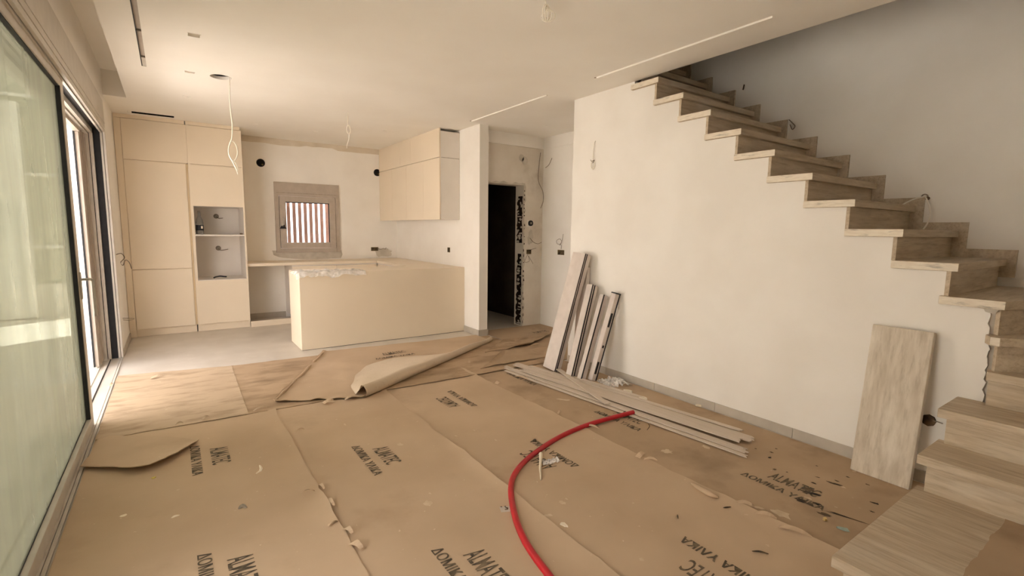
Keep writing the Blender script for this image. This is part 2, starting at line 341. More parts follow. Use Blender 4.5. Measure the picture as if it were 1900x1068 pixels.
# ---------------------------------------------------------------- ceiling with its recesses
def plate(b, x0, x1, y0, y1, z0, z1, holes):
    xs = sorted(set([x0, x1]+[v for h in holes for v in h[:2] if x0 < v < x1])); ys = sorted(set([y0, y1]+[v for h in holes for v in h[2:] if y0 < v < y1]))
    for i in range(len(xs)-1):
        for j in range(len(ys)-1):
            cx, cy = (xs[i]+xs[i+1])/2, (ys[j]+ys[j+1])/2
            if any(h[0] < cx < h[1] and h[2] < cy < h[3] for h in holes): continue
            b.box(xs[i], xs[i+1], ys[j], ys[j+1], z0, z1)
XT, YTR = -0.307, 6.772
HC, HR = (0.453, 5.318), 0.085
vent = (-0.123, -0.089, YR+0.2, 5.368); sp_a = (0.177, 0.252, 4.262, 4.33); sp_b = (0.18, 0.254, 5.295, 5.338); kv = (-0.345, 0.115, 7.53, 7.64)
hq = (HC[0]-0.1, HC[0]+0.1, HC[1]-0.1, HC[1]+0.1)
b = B(); plate(b, XT, XS, YR, YB, ZC, ZC+0.30, [vent, sp_a, sp_b, kv, hq])
b.box(XL, XT, YTR, YB, ZC, ZC+0.3); b.box(XL, XT, YR, YTR, 3.033, 3.10); b.box(XS, XW, YC-0.1, YB, ZC, ZC+0.3)
n = 32; ring_v = []
for k in range(n):
    a = 2*math.pi*k/n+math.pi/4; c, s_ = math.cos(a), math.sin(a); q = 0.1/max(abs(c), abs(s_))
    ring_v += [(HC[0]+HR*c, HC[1]+HR*s_, ZC), (HC[0]+q*c, HC[1]+q*s_, ZC), (HC[0]+HR*c, HC[1]+HR*s_, ZC+0.03), (HC[0]+q*c, HC[1]+q*s_, ZC+0.03)]
fs = []
for k in range(n):
    a, c = 4*k, 4*((k+1) % n); fs += [(a, a+1, c+1, c), (a, c, c+2, a+2), (a+2, c+2, c+3, a+3)]
b.add(ring_v, fs)
ceiling = struct('ceiling', b, 'ceil', 'smooth off-white plasterboard ceiling', 'ceiling')
mk('void_lining', B().box(hq[0], hq[1], hq[2], hq[3], ZC+0.22, ZC+0.24).box(hq[0]-.005, hq[0], hq[2], hq[3], ZC+.032, ZC+.22).box(hq[1], hq[1]+.005, hq[2], hq[3], ZC+.032, ZC+.22).box(hq[0], hq[1], hq[3], hq[3]+.005, ZC+.032, ZC+.22).box(hq[0], hq[1], hq[2]-.005, hq[2], ZC+.032, ZC+.22), 'dark', ceiling)
# linear air slot along the window side
t = root('air_slot_diffuser', (-0.106, 4.0, ZC), 'long thin grey air slot in ceiling beside the window recess', 'vent')
mk('slot_back', B().box(vent[0], vent[1], vent[2], vent[3], ZC+0.014, ZC+0.02), 'wframe', t)
mk('edge_lip', B().box(vent[0], vent[0]+0.005, vent[2], vent[3], ZC+0.0, ZC+0.014), 'black', t)
for y in (4.448, 5.102, 1.9, 3.1): mk('divider', B().box(vent[0]+.006, vent[1], y-.006, y+.006, ZC+0.002, ZC+.014), 'grey_face', t)
mk('end_plate', B().box(vent[0]+.006, vent[1], 5.12, vent[3], ZC+0.004, ZC+.010), 'frame', t)
t = root('kitchen_air_slot', ((kv[0]+kv[1])/2, (kv[2]+kv[3])/2, ZC), 'short black air slot in ceiling above the tall cabinets', 'vent')
mk('slot_back', B().box(kv[0], kv[1], kv[2], kv[3], ZC+0.05, ZC+0.06), 'dark', t)
mk('slot_lining', B().box(kv[0], kv[0]+.003, kv[2], kv[3], ZC, ZC+.05).box(kv[1]-.003, kv[1], kv[2], kv[3], ZC, ZC+.05).box(kv[0], kv[1], kv[3]-.003, kv[3], ZC, ZC+.05).box(kv[0], kv[1], kv[2], kv[2]+.003, ZC, ZC+.05), 'dark', t)
for h_, lb in ((sp_a, 'rectangular recessed ceiling light hole nearer the camera'), (sp_b, 'rectangular recessed ceiling light hole beside the round hole')):
    t = root('recessed_downlight', ((h_[0]+h_[1])/2, (h_[2]+h_[3])/2, ZC), lb, 'downlight', 'rectangular downlight recesses')
    mk('housing', B().box(h_[0], h_[1], h_[2], h_[3], ZC+0.05, ZC+0.06), 'groove', t)
    mk('trim', B().box(h_[0]-.004, h_[0]+.002, h_[2]-.004, h_[3]+.004, ZC-.002, ZC+.05).box(h_[1]-.002, h_[1]+.004, h_[2]-.004, h_[3]+.004, ZC-.002, ZC+.05).box(h_[0], h_[1], h_[2]-.004, h_[2]+.002, ZC-.002, ZC+.05).box(h_[0], h_[1], h_[3]-.002, h_[3]+.004, ZC-.002, ZC+.05), 'white_pl', t)
for y0, y1, w, lb in ((1.715, 3.254, 0.011, 'long thin white light strip set in ceiling beside the stair opening'), (3.956, 5.444, 0.009, 'shorter thin white light strip in ceiling near the kitchen column')):
    t = root('ceiling_light_strip', (3.162, (y0+y1)/2, ZC), lb, 'light strip', 'linear ceiling light strips')
    mk('diffuser', B().box(3.162-w, 3.162+w, y0, y1, ZC-0.012, ZC), 'white_pl', t)
    mk('cable_hole', B().cyl((3.155, y1+0.015, ZC-0.002), (0, 0, 1), 0.012, 0.002, 12), 'wire', t)
for (x, y, lb) in ((0.994, 7.402, 'small round white ceiling spot nearest the tall cabinets'), (1.759, 7.426, 'small round white ceiling spot in front of the kitchen window'),
                   (2.535, 6.758, 'small round white ceiling spot near the wall cabinets'), (4.053, 5.102, 'small round white ceiling spot in the hall'), (0.216, 6.316, 'small ceiling spot in line beyond the two rectangular recesses')):
    t = root('ceiling_spot', (x, y, ZC), lb, 'downlight', 'small round ceiling spots')
    mk('trim_ring', B().ring((x, y, ZC-.004), (0, 0, 1), .022, .036, .004), 'white_pl', t)
    mk('lamp_plug', B().cyl((x, y, ZC-.002), (0, 0, 1), .0215, .002, 20), 'ceil', t)

# ---------------------------------------------------------------- baseboards
bb = 0.07
def board_run(name, label, segs):
    r_ = root(name, (0, 0, 0), label, 'baseboard', kind='structure')
    for s_ in segs: mk('skirting_tile', B().box(*s_), 'skirt', r_, bevel=0.002)
    return r_
ys = [YC, 3.35, 2.75, 2.15, 1.55, 0.95, 0.74]
board_run('baseboard_right', 'low grey tile baseboard along the stair wall', [(XS-.012, XS, ys[i+1]+.0015, ys[i]-.0015, 0, bb) for i in range(6)])
board_run('baseboard_kitchen', 'grey tile baseboard round the column end', [(XK-.012, XK, YK-.012, 5.922, 0, bb+.012), (XK, XK2+.012, YK-.012, YK, 0, bb+.012), (XK2, XK2+.012, YK, YH, 0, bb)])
board_run('baseboard_left', 'grey tile baseboard between the glass door and tall cabinets', [(XL, XL+.012, DY1+.05, 7.2, 0, bb), (XL, XL+.012, 7.203, 7.745, 0, bb)])
board_run('baseboard_back', 'grey tile baseboard in the open cabinet gap', [(.87, 1.44, YB-.012, YB, 0, bb+.02)])

# ---------------------------------------------------------------- staircase
st = root('staircase', (3.5, 1.8, 0), 'limed oak staircase turning at the bottom and climbing along the far wall', 'staircase')
XE, XI = XS-0.03, XW-0.02
def tread(pts, k, m, end=None):
    o = mk('tread', B().prism(pts, 'z', k*RZ-TH, k*RZ), m, st, bevel=0.003)
    if end: mk('lit_end_face', B().box(*end, k*RZ-TH+.002, k*RZ-.002), 'wood_end_lit', o)
for k in range(18, 6, -1):
    y0 = nose(k); y1 = y0+GO+0.045
    if k == 18: y1 = YC-0.1
    tread([(XE, y0), (XI, y0), (XI, y1), (XE, y1)] if k < 16 else [(XS+.11, y0), (XI, y0), (XI, y1), (XS+.11, y1)], k, 'wood_x', (XE-.002, XE, y0+.001, y0+GO+.044) if k < 16 else None)
    mk('riser', B().box((XS-.006) if k < 16 else XS+.11, XI, y0+0.033, y0+0.053, (k-1)*RZ, k*RZ-TH), 'wood_x', st)
    z0 = (k-1)*RZ+.06; z1 = k*RZ+.06; ya = y0-.045; yb = y0+GO-.045
    mk('wall_skirting', B().prism([(ya, z0), (ya, z1), (yb+.078, z1), (yb+.078, k*RZ), (y0+.033, k*RZ), (y0+.033, z0)], 'x', XI, XW), 'wood_x', st)
YL = -0.30
def off_riser(p, q, k, inset=0.033):
    p, q = Vector((*p, 0)), Vector((*q, 0)); d = (q-p).normalized(); nrm = Vector((-d.y, d.x, 0)) if True else None
    if nrm.y < 0 or (abs(nrm.y) < 1e-3 and nrm.x < 0): nrm = -nrm
    a = p+nrm*inset; c = q+nrm*inset; e = nrm*0.02
    mk('riser', B().prism([(a.x, a.y), (c.x, c.y), (c.x+e.x, c.y+e.y), (a.x+e.x, a.y+e.y)], 'z', (k-1)*RZ, k*RZ-TH), 'wood_x', st, fix=True)
tread([(XE, .572), (XI, .18), (XI, .84), (XE, .84)], 6, 'wood_x', (XE-.002, XE, .574, .838))
off_riser((XS-.01, .561), (XI, .18), 6)
tread([(3.44, .566), (4.306, YL), (XI, YL), (XI, .25), (3.50, .635), (3.44, .606)], 5, 'wood_x', (3.438, 3.44, .568, .604))
off_riser((3.45, .556), (4.306, YL), 5)
tread([(3.43, .60), (3.43, YL), (4.36, YL), (3.50, .61)], 4, 'wood_y')
mk('riser', B().box(3.463, 3.483, YL, .595, 3*RZ, 4*RZ-TH), 'wood_y', st)
tread([(3.18, .718), (3.18, YL), (3.515, YL), (3.515, .718)], 3, 'wood_y')
mk('riser', B().box(3.21, 3.23, YL, .685, 2*RZ, 3*RZ-TH), 'wood_y', st)
tread([(2.934, .718), (2.934, YL), (3.26, YL), (3.26, .718)], 2, 'wood_y')
mk('riser', B().box(2.966, 2.986, YL, .685, RZ, 2*RZ-TH), 'wood_y', st)
tread([(2.045, .723), (2.045, YL), (3.01, YL), (3.01, .723)], 1, 'wood_y')
mk('riser', B().box(2.08, 2.10, YL, .69, 0, RZ-TH), 'wood_y', st)
mk('side_panel', B().box(2.10, 3.51, .67, .69, 0, RZ-TH).box(2.986, 3.51, .67, .685, RZ, 2*RZ-TH).box(3.23, 3.51, .67, .685, 2*RZ, 3*RZ-TH), 'paint', st)
mk('stair_core', B().box(3.49, 4.5, YL, .55, 0.02, 4*RZ-TH-.01), 'plaster', st)
mk('gap_filler', B().box(XS+.02, XS+.10, .585, .66, .52, 5.9*RZ-TH), 'patch', st)
mk('putty_gap', B().prism([(.60, 6*RZ-TH-.002), (.66, 6*RZ-TH-.002), (.65, 6*RZ-TH-.02), (.615, 6*RZ-TH-.028)], 'x', XS-.002, XS), 'patch', st)
# protective brown sheet over the lowest tread
b = B(); nx, ny = 30, 12
for j in range(ny+1):
    for i in range(nx+1):
        x = 2.05+(2.955-2.05)*i/nx; ye = .40+.015*noise.noise((x*4, 0, 3))+.008*noise.noise((x*17, 2, 3)); y = YL+(ye-YL)*j/ny
        b.v.append((x, y, RZ+.004+.006*abs(noise.noise((x*5, y*5, 1)))))
for j in range(ny):
    for i in range(nx): a = j*(nx+1)+i; b.f.append((a, a+1, a+nx+2, a+nx+1))
tag(mk('tread_cover', b, 'paper_dirty', smooth=True), 'crumpled brown paper laid over the lowest stair tread', 'paper')

# ---------------------------------------------------------------- garden sliding door
t = root('door_1', (-0.6, 3.3, 0), 'wide aluminium sliding glass door to the terrace', 'door', kind='structure')
for (x0, x1, yy, m) in ((-.517, XL+.004, 6.615, 'frame'), (-.521, -.517, 6.63, 'black'), (-.538, -.521, 6.60, 'frame'), (-.596, -.538, 6.635, 'black'), (-.622, -.596, 6.585, 'frame'), (-.628, -.622, 6.60, 'black'), (-.66, -.628, 6.57, 'frame'), (-.82, -.70, 6.60, 'white_ext')):
    mk('jamb_profile', B().box(x0, x1, yy, 6.66, -.02, 2.40), m, t)
    mk('jamb_profile', B().box(x0, x1, DY0-.01, DY0+(6.65-yy), -.02, 2.40), m, t)
for (x0, x1, zz_, m) in ((-.517, XL+.004, 2.372, 'frame'), (-.521, -.517, 2.39, 'black'), (-.538, -.521, 2.36, 'frame'), (-.596, -.538, 2.392, 'black'), (-.622, -.596, 2.345, 'frame'), (-.628, -.622, 2.36, 'black'), (-.70, -.628, 2.33, 'frame')):
    mk('head_profile', B().box(x0, x1, DY0, 6.62, zz_, 2.405), m, t)
for (x0, x1, z1, m) in ((-.515, XL+.002, .010, 'frame'), (-.520, -.515, -.002, 'black'), (-.535, -.520, .008, 'frame'), (-.60, -.535, -.012, 'wframe'), (-.606, -.600, .006, 'black'), (-.625, -.606, .012, 'frame'), (-.66, -.625, -.012, 'wframe'), (-.685, -.66, .008, 'frame'), (-.83, -.685, -.02, 'terrace')):
    mk('track_profile', B().box(x0, x1, DY0, 6.61, -.035, z1), m, t)
def leaf(name, x0, x1, y0, y1, z0, z1, sw, m, gl):
    p_ = mk(name, B().box(x0, x1, y0, y0+sw, z0, z1).box(x0, x1, y1-sw, y1, z0, z1).box(x0, x1, y0+sw, y1-sw, z0, z0+.075).box(x0, x1, y0+sw, y1-sw, z1-.075, z1), m, t, bevel=0.003)
    xm = (x0+x1)/2
    mk('glass_pane', B().box(xm-.004, xm+.004, y0+sw, y1-sw, z0+.075, z1-.075), gl, p_)
    g = .010
    mk('gasket', B().box(xm, x1-.004, y1-sw-g, y1-sw, z0+.075, z1-.075).box(xm, x1-.004, y0+sw, y0+sw+g, z0+.075, z1-.075).box(xm, xm+.006, y0+sw, y1-sw, z0+.075, z0+.080).box(xm, x1-.008, y0+sw, y1-sw, z1-.080, z1-.075), 'black', p_)
    return p_
pa = leaf('sliding_panel', -.592, -.530, 2.05, 4.45, .006, 2.388, .10, 'frame', 'dusty')
leaf('sliding_panel', -.656, -.600, DY0+.06, 2.15, .012, 2.36, .10, 'frame', 'clear')  # unseen leaf; clear glass and width chosen to brighten the near room
hd_ = mk('door_handle', B().box(-.530, -.520, 4.375, 4.405, .92, 1.105), 'chrome', pa, bevel=.003)
mk('grip', B().tube(spline([(-.522, 4.39, 1.055), (-.478, 4.39, 1.055), (-.462, 4.39, 1.045), (-.460, 4.39, 1.02), (-.460, 4.39, .80)], 5), .009, 10), 'chrome', hd_, smooth=True)
sc_ = mk('outer_leaf', B().box(-.70, -.664, 6.235, 6.60, .02, 2.33).box(-.664, -.655, 6.36, 6.39, .02, 2.33).box(-.664, -.650, 6.47, 6.60, .02, 2.33), 'wframe', t, bevel=.002)
mk('edge_seal', B().box(-.706, -.693, 6.222, 6.235, .02, 2.31), 'black', sc_)
mk('outer_head', B().box(-.70, -.655, DY0+.05, 6.235, 2.30, 2.335), 'wframe', t)
mk('shutter_box_cover', B().box(XL, XL+.006, DY0, 6.64, 2.415, 2.685), 'frame', t)
mk('cover_bead', B().box(XL+.006, XL+.010, DY0, 6.62, 2.455, 2.468), 'frame', t)

# ---------------------------------------------------------------- kitchen window
t = root('window_1', (1.83, YB, 1.03), 'small grey kitchen window with a roller shutter box above', 'window', kind='structure')
x0, x1, z0, z1 = 1.343, 2.319, 1.028, 2.122
mk('shutter_box', B().box(x0, x1, YB-.030, YB+.02, 1.925, z1), 'wframe', t, bevel=.003)
mk('box_groove', B().box(x0+.03, x1-.03, YB-.032, YB-.030, 1.955, 1.961), 'grey_face', t)
mk('window_frame', B().box(x0, 1.402, YB-.030, YB+.03, z0, 1.925).box(2.255, x1, YB-.030, YB+.03, z0, 1.925).box(1.402, 2.255, YB-.030, YB+.03, z0, 1.092).box(1.402, 2.255, YB-.030, YB+.03, 1.912, 1.925), 'wframe', t, bevel=.002)
sa = mk('sash', B().box(1.407, 1.497, YB-.045, YB+.02, 1.097, 1.907).box(2.155, 2.250, YB-.045, YB+.02, 1.097, 1.907).box(1.497, 2.155, YB-.045, YB+.02, 1.097, 1.185).box(1.497, 2.155, YB-.045, YB+.02, 1.82, 1.907), 'wframe', t, bevel=.004)
mk('glass_pane', B().box(1.497, 2.155, YB-.005, YB+.001, 1.185, 1.82), 'clear', sa)
mk('gasket', B().box(1.497, 1.503, YB-.03, YB-.006, 1.185, 1.82).box(2.145, 2.155, YB-.03, YB-.006, 1.185, 1.82).box(1.497, 2.155, YB-.03, YB-.006, 1.808, 1.82), 'black', sa)
hb = mk('window_handle', B().box(1.437, 1.460, YB-.055, YB-.045, 1.44, 1.53), 'chrome', sa, bevel=.003)
mk('lever', B().tube(spline([(1.448, YB-.05, 1.47), (1.448, YB-.085, 1.468), (1.448, YB-.092, 1.48), (1.448, YB-.092, 1.575)], 5), .009, 10), 'chrome', hb, smooth=True)
mk('black_bracket', B().prism([(1.395, 1.402), (1.50, 1.402), (1.475, 1.424), (1.462, 1.468), (1.442, 1.43), (1.425, 1.45)], 'y', YB-.07, YB-.046), 'black', hb)
for zz_ in (1.83, 1.115): mk('hinge', B().cyl((2.262, YB-.04, zz_), (0, 0, 1), .010, .07, 10), 'wframe', t)
mk('outer_reveal', B().box(1.402, 1.412, YB+.03, YB+.3, 1.092, 1.912).box(2.25, 2.262, YB+.03, YB+.3, 1.092, 1.912), 'white_ext', t)
sl = root('slat_screen', (1.85, YB+.45, 0.0), 'brown vertical slatted screen outside the kitchen window', 'screen')
for k in range(14):
    x = 1.33+k*.0878; mk('slat', B().box(x, x+.050, YB+.42, YB+.45, .0, 2.4), 'slat', sl)
mk('rail', B().box(1.2, 2.75, YB+.451, YB+.48, .80, .86), 'slat', sl); mk('rail', B().box(1.2, 2.75, YB+.451, YB+.48, 2.26, 2.32), 'slat', sl)

# ---------------------------------------------------------------- tall kitchen cabinets
g = .0018
t = root('tall_larder_cabinet', (-.1, 8.07, 0), 'tall cream larder cabinet against the left wall', 'cabinet')
mk('carcass', B().box(XL+.004, .219, YT+.02, YB-.004, .09, 2.725), 'cab', t)
mk('filler_panel', B().box(XL+.004, -.432, YT+.002, YT+.02, 0.0, 2.725), 'cab', t, bevel=.001)
for (za, zb) in ((.098, .864), (.869, 2.227), (2.233, 2.725)): mk('door', B().box(-.428, .206 if zb < 2.23 else .231, YT, YT+.02, za+g, zb-g), 'cab', t, bevel=.0015)
mk('handle_groove', B().box(.208, .231, YT+.012, YT+.02, .1, 2.227), 'groove', t)
mk('top_filler', B().box(XL+.004, .22, YT+.004, YT+.03, 2.728, ZC-.001), 'cab', t)
mk('plinth', B().box(-.45, .219, YT+.035, YT+.05, 0, .096), 'cab', t)
t = root('oven_tower_cabinet', (.545, 8.07, 0), 'tall cream cabinet with two open appliance niches', 'cabinet')
D0, D1 = .232, .862
mk('carcass', B().box(D0, D0+.03, YT+.001, YB-.004, .09, 2.725).box(D1-.018, D1, YT+.001, YB-.004, .09, 2.725).box(D0+.03, D1-.018, YB-.03, YB-.004, .09, 2.725).box(D0+.03, D1-.018, YT+.022, YB-.03, 1.695, 2.725).box(D0+.03, D1-.018, YT+.022, YB-.03, .09, .69), 'cab', t)
mk('niche_lining', B().box(D0+.03, D0+.033, YT+.004, YB-.03, .70, 1.69).box(D1-.021, D1-.018, YT+.004, YB-.03, .70, 1.69).box(D0+.033, D1-.021, YB-.04, YB-.03, .70, 1.69).box(D0+.033, D1-.021, YT+.004, YB-.04, .692, .70).box(D0+.033, D1-.021, YT+.004, YB-.04, 1.69, 1.694), 'cabbody', t)
mk('shelf', B().box(D0+.033, D1-.021, YT+.002, YB-.04, 1.296, 1.314), 'cabbody', t)
for (za, zb) in ((.098, .694), (1.69, 2.227), (2.233, 2.725)): mk('door', B().box(D0+.003, D1, YT, YT+.02, za+g, zb-g), 'cab', t, bevel=.0015)
mk('top_filler', B().box(D0, D1-.012, YT+.004, YT+.03, 2.728, ZC-.001), 'cab', t)
mk('plinth', B().box(D0, D1, YT+.035, YT+.05, 0, .096), 'cab', t)
tag(mk('plinth_board', B().box(D1+.002, 1.44, YT-.012, YT+.004, 0, .082), 'cab', bevel=.001), 'loose cream plinth board across the open appliance gap', 'board')
for (px, lb, zz_) in (((0.554, 8.340, 1.571), 'round grey pipe outlet in the upper cabinet niche', 0), ((0.558, 8.340, 1.108), 'round grey pipe outlet with wire in the lower cabinet niche', 1)):
    q = root('pipe_outlet', (px[0], 8.349, px[2]), lb, 'outlet', 'pipe outlets in the oven tower')
    mk('outlet_rim', B().ring((px[0], 8.341, px[2]), (0, 1, 0), .020, .034, .009), 'wire', q); mk('outlet_core', B().cyl((px[0], 8.343, px[2]), (0, 1, 0), .020, .006), 'grey_face', q)
    mk('wire_tail', B().tube(spline([(px[0], 8.34, px[2]), (px[0]+.03, 8.29, px[2]-.03), (px[0]+.08+.04*zz_, 8.28, px[2]-.025+.01*zz_)], 6), .005, 8), 'wire', q, smooth=True)
bx = .325; by = 7.86; bz = 1.314
q = root('glass_bottle', (bx, by, bz), 'clear bottle with a dark label in the upper niche', 'bottle')
mk('bottle_body', B().lathe((bx, by, bz), [(.036, 0), (.044, .008), (.044, .16), (.036, .20), (.018, .245), (.015, .30)], 24), 'bottle', q, smooth=True)
mk('bottle_label', B().lathe((bx, by, bz), [(.0445, .055), (.0455, .056), (.0455, .125), (.0445, .126)], 24), 'black', q, smooth=True)
mk('label_window', B().box(bx+.012, bx+.032, by-.0475, by-.035, bz+.078, bz+.112), 'chip', q)
mk('bottle_cap', B().cyl((bx, by, bz+.30), (0, 0, 1), .017, .018, 16), 'grey_face', q)
tag(mk('black_bracket', B().tube(spline([(.45, 7.90, .713), (.48, 7.90, .725), (.53, 7.90, .733), (.57, 7.90, .727), (.61, 7.90, .722)], 5), .010, 8), 'black', smooth=True), 'curved black piece lying in the lower cabinet niche', 'scrap')
tag(mk('tape_scrap', B().prism([(.79, 7.80), (.825, 7.79), (.828, 7.83), (.80, 7.84)], 'z', 1.314, 1.335), 'soot'), 'dark scrap in the right corner of the niche shelf', 'scrap')
# ---------------------------------------------------------------- base cabinets, worktop, peninsula
ZT = .904
t = root('base_cabinet', (2.09, 8.1, 0), 'cream base cabinet run under the kitchen window', 'cabinet')
mk('carcass', B().box(1.45, 2.745, YT+.06, YB-.004, .09, .862), 'cabbody', t)
for (xa, xb) in ((1.45, 2.095), (2.099, 2.742)): mk('door', B().box(xa, xb, YT+.04, YT+.058, .10, .845), 'cab', t, bevel=.0015)
mk('plinth', B().box(1.45, 2.745, YT+.09, YT+.10, 0, .09), 'cab', t)
t = root('base_cabinet', (3.03, 7.2, 0), 'cream base cabinet run under the wall cabinets', 'cabinet')
mk('carcass', B().box(2.765, XK-.004, 6.53, 8.38, .09, .862), 'cabbody', t)
for (ya, yb) in ((6.53, 7.15), (7.154, 7.775)): mk('door', B().box(2.747, 2.763, ya, yb, .10, .845), 'cab', t, bevel=.0015)
mk('plinth', B().box(2.79, 2.80, 6.53, 7.78, 0, .09), 'cab', t)
tag(mk('kitchen_worktop', B().prism([(.866, YB-.003), (.866, 7.79), (2.735, 7.79), (2.735, 6.52), (1.19, 6.52), (1.19, 5.946), (XK-.003, 5.946), (XK-.003, YB-.003)], 'z', .864, ZT), 'cab', bevel=.002), 'continuous pale worktop running round the U-shaped kitchen', 'worktop')
t = root('peninsula_cabinet', (2.25, 6.2, 0), 'long plain cream kitchen peninsula joined to the column', 'cabinet')
mk('front_panel', B().box(XI_ if False else 1.173, XK-.002, 5.924, 5.944, .005, ZT), 'cab', t, bevel=.0015)
mk('end_panel', B().box(1.173, 1.188, 5.946, 6.515, .004, ZT), 'cab', t, bevel=.0015)
mk('carcass', B().box(1.19, 2.74, 5.95, 6.50, .09, .862), 'cabbody', t)
mk('base_strip', B().box(1.18, XK-.014, 5.93, 5.945, 0, .005), 'dark', t)
# crumpled clear film over the peninsula end
b = B(); nx, ny = 46, 26
for j in range(ny+1):
    for i in range(nx+1):
        u, v = i/nx, j/ny; x = 1.135+.80*u; y = 5.885+.34*v+.03*noise.noise((u*5, 0, 2))
        n1 = abs(noise.noise((x*11, y*13, 3)))+.5*abs(noise.noise((x*29, y*31, 5)))
        z = ZT+.003+.032*n1*(1-.5*u)
        if y < 5.922: z -= (5.922-y)*1.4
        if x < 1.17: z -= (1.17-x)*.9
        b.v.append((x, y, z))
for j in range(ny):
    for i in range(nx): a = j*(nx+1)+i; b.f.append((a, a+1, a+nx+2, a+nx+1))
tag(mk('plastic_film', b, 'film'), 'crumpled clear plastic film on the free end of the peninsula', 'film')
# ---------------------------------------------------------------- wall cabinets
t = root('wall_cabinet', (3.17, 7.2, 1.557), 'cream wall cabinets with a bare white end panel', 'cabinet')
XU, Y0, Y1 = 3.02, 6.061, YB-.004
mk('lower_carcass', B().box(XU+.02, XK-.004, Y0, Y1, 1.562, 2.385), 'cabbody', t)
mk('upper_carcass', B().box(XU+.02, XK-.004, Y0, Y1, 2.392, 2.735), 'cabbody', t)
for (ya, yb) in ((Y0, 6.583), (6.583, 7.20), (7.20, 7.80), (7.80, Y1)): mk('door', B().box(XU, XU+.018, ya+g*.6, yb-g*.6, 1.557, 2.388-g), 'cab', t, bevel=.001)
for (ya, yb) in ((Y0, 7.024), (7.024, 7.438), (7.438, Y1)): mk('door', B().box(XU, XU+.018, ya+g*.6, yb-g*.6, 2.391+g, 2.735), 'cab', t, bevel=.001)
mk('top_filler', B().box(XU+.004, XU+.02, Y0+.01, Y1, 2.737, ZC-.001), 'cab', t)
mk('seam_filler', B().box(XU+.03, XK-.01, Y0+.002, Y0+.01, 2.385, 2.392), 'grey_face', t)

# ---------------------------------------------------------------- electrical odds and ends
def wirething(name, pts, r, m, label, cat, group=None, n=6): return tag(mk(name, B().tube(spline(pts, n), r, 8), m, smooth=True), label, cat, group)
def box_on(name, c, axis, w, h_, label, m='olive', group='open socket boxes', cells=2):
    """open flush socket box: rim frame and dark inside, facing -axis"""
    x, y, z = c; q = root(name, c, label, 'socket box', group); d = .006; e = .006
    if axis == 'y':
        mk('rim', B().box(x-w/2, x+w/2, y-d, y, z-h_/2, z-h_/2+e).box(x-w/2, x+w/2, y-d, y, z+h_/2-e, z+h_/2).box(x-w/2, x-w/2+e, y-d, y, z-h_/2+e, z+h_/2-e).box(x+w/2-e, x+w/2, y-d, y, z-h_/2+e, z+h_/2-e), m, q)
        mk('inside', B().box(x-w/2+e, x+w/2-e, y-.002, y, z-h_/2+e, z+h_/2-e), 'soot', q)
        for k in range(1, cells): mk('rib', B().box(x-w/2+w*k/cells-.004, x-w/2+w*k/cells+.004, y-.005, y-.002, z-h_/2+e, z+h_/2-e), m, q)
    else:
        mk('rim', B().box(x-d, x, y-w/2, y+w/2, z-h_/2, z-h_/2+e).box(x-d, x, y-w/2, y+w/2, z+h_/2-e, z+h_/2).box(x-d, x, y-w/2, y-w/2+e, z-h_/2+e, z+h_/2-e).box(x-d, x, y+w/2-e, y+w/2, z-h_/2+e, z+h_/2-e), m, q)
        mk('inside', B().box(x-.002, x, y-w/2+e, y+w/2-e, z-h_/2+e, z+h_/2-e), 'soot', q)
        for k in range(1, cells): mk('rib', B().box(x-.005, x-.002, y-w/2+w*k/cells-.004, y-w/2+w*k/cells+.004, z-h_/2+e, z+h_/2-e), m, q)
    return q
box_on('socket_box', (2.915, YB, 1.065), 'y', .125, .065, 'open double socket box on the back wall right of the window')
box_on('socket_box', (XK, 6.392, 1.127), 'x', .07, .07, 'small open socket box on kitchen side wall above the worktop', cells=1)
box_on('socket_box', (4.342, YH, 1.109), 'y', .085, .065, 'open socket box on the hall wall beside the doorway', cells=1)
box_on('socket_box', (XW, 5.341, 1.117), 'x', .14, .07, 'open double socket box on the hall side wall')
for (c, lb) in (((1.178, YB, 2.39), 'round black pipe hole high on wall left of the window'), ((2.985, YB, 2.381), 'round black pipe hole beside the wall cabinets')):
    q = root('pipe_hole', c, lb, 'hole', 'round holes in the back wall')
    mk('hole_rim', B().ring((c[0], YB-.006, c[2]), (0, 1, 0), .048, .060, .006), 'black', q); mk('hole_inside', B().cyl((c[0], YB-.002, c[2]), (0, 1, 0), .048, .002), 'dark', q)
    mk('foam_bit', B().prism(blob(c[0]+.022, c[2]-.024, .014, .012, 9, .3), 'y', YB-.010, YB-.002), 'olive', q)
q = root('intercom_rose', (4.353, YH, 1.529), 'round black fitting on a white plate beside the doorway', 'fitting')
mk('back_plate', B().box(4.30, 4.385, YH-.008, YH, 1.475, 1.575), 'white_pl', q, bevel=.003)
mk('dial', B().cyl((4.358, YH-.022, 1.53), (0, 1, 0), .042, .014, 24), 'black', q); mk('dial_centre', B().cyl((4.358, YH-.026, 1.53), (0, 1, 0), .016, .005, 16), 'grey_face', q)
wirething('loose_wire', [(4.335, 5.760, 1.316), (4.375, 5.720, 1.254), (4.441, 5.700, 1.230), (4.511, 5.700, 1.254)], .004, 'wire', 'dark wire curving off the hall wall below the round fitting', 'wire')
wirething('loose_wire', [(4.35, YH-.004, 1.13), (4.343, 5.740, 1.143), (4.435, 5.730, 1.166)], .003, 'wire', 'thin wire poking up from the hall doorway socket box', 'wire')
wirething('loose_wire', [(4.335, YH-.004, 1.09), (4.271, 5.760, 1.024), (4.238, 5.740, 0.962), (4.309, 5.730, 0.977), (4.303, 5.750, 1.055), (4.339, 5.730, 0.992), (4.380, 5.730, 0.935)], .0028, 'wire', 'tangled thin wires hanging from the hall doorway socket box', 'wire')
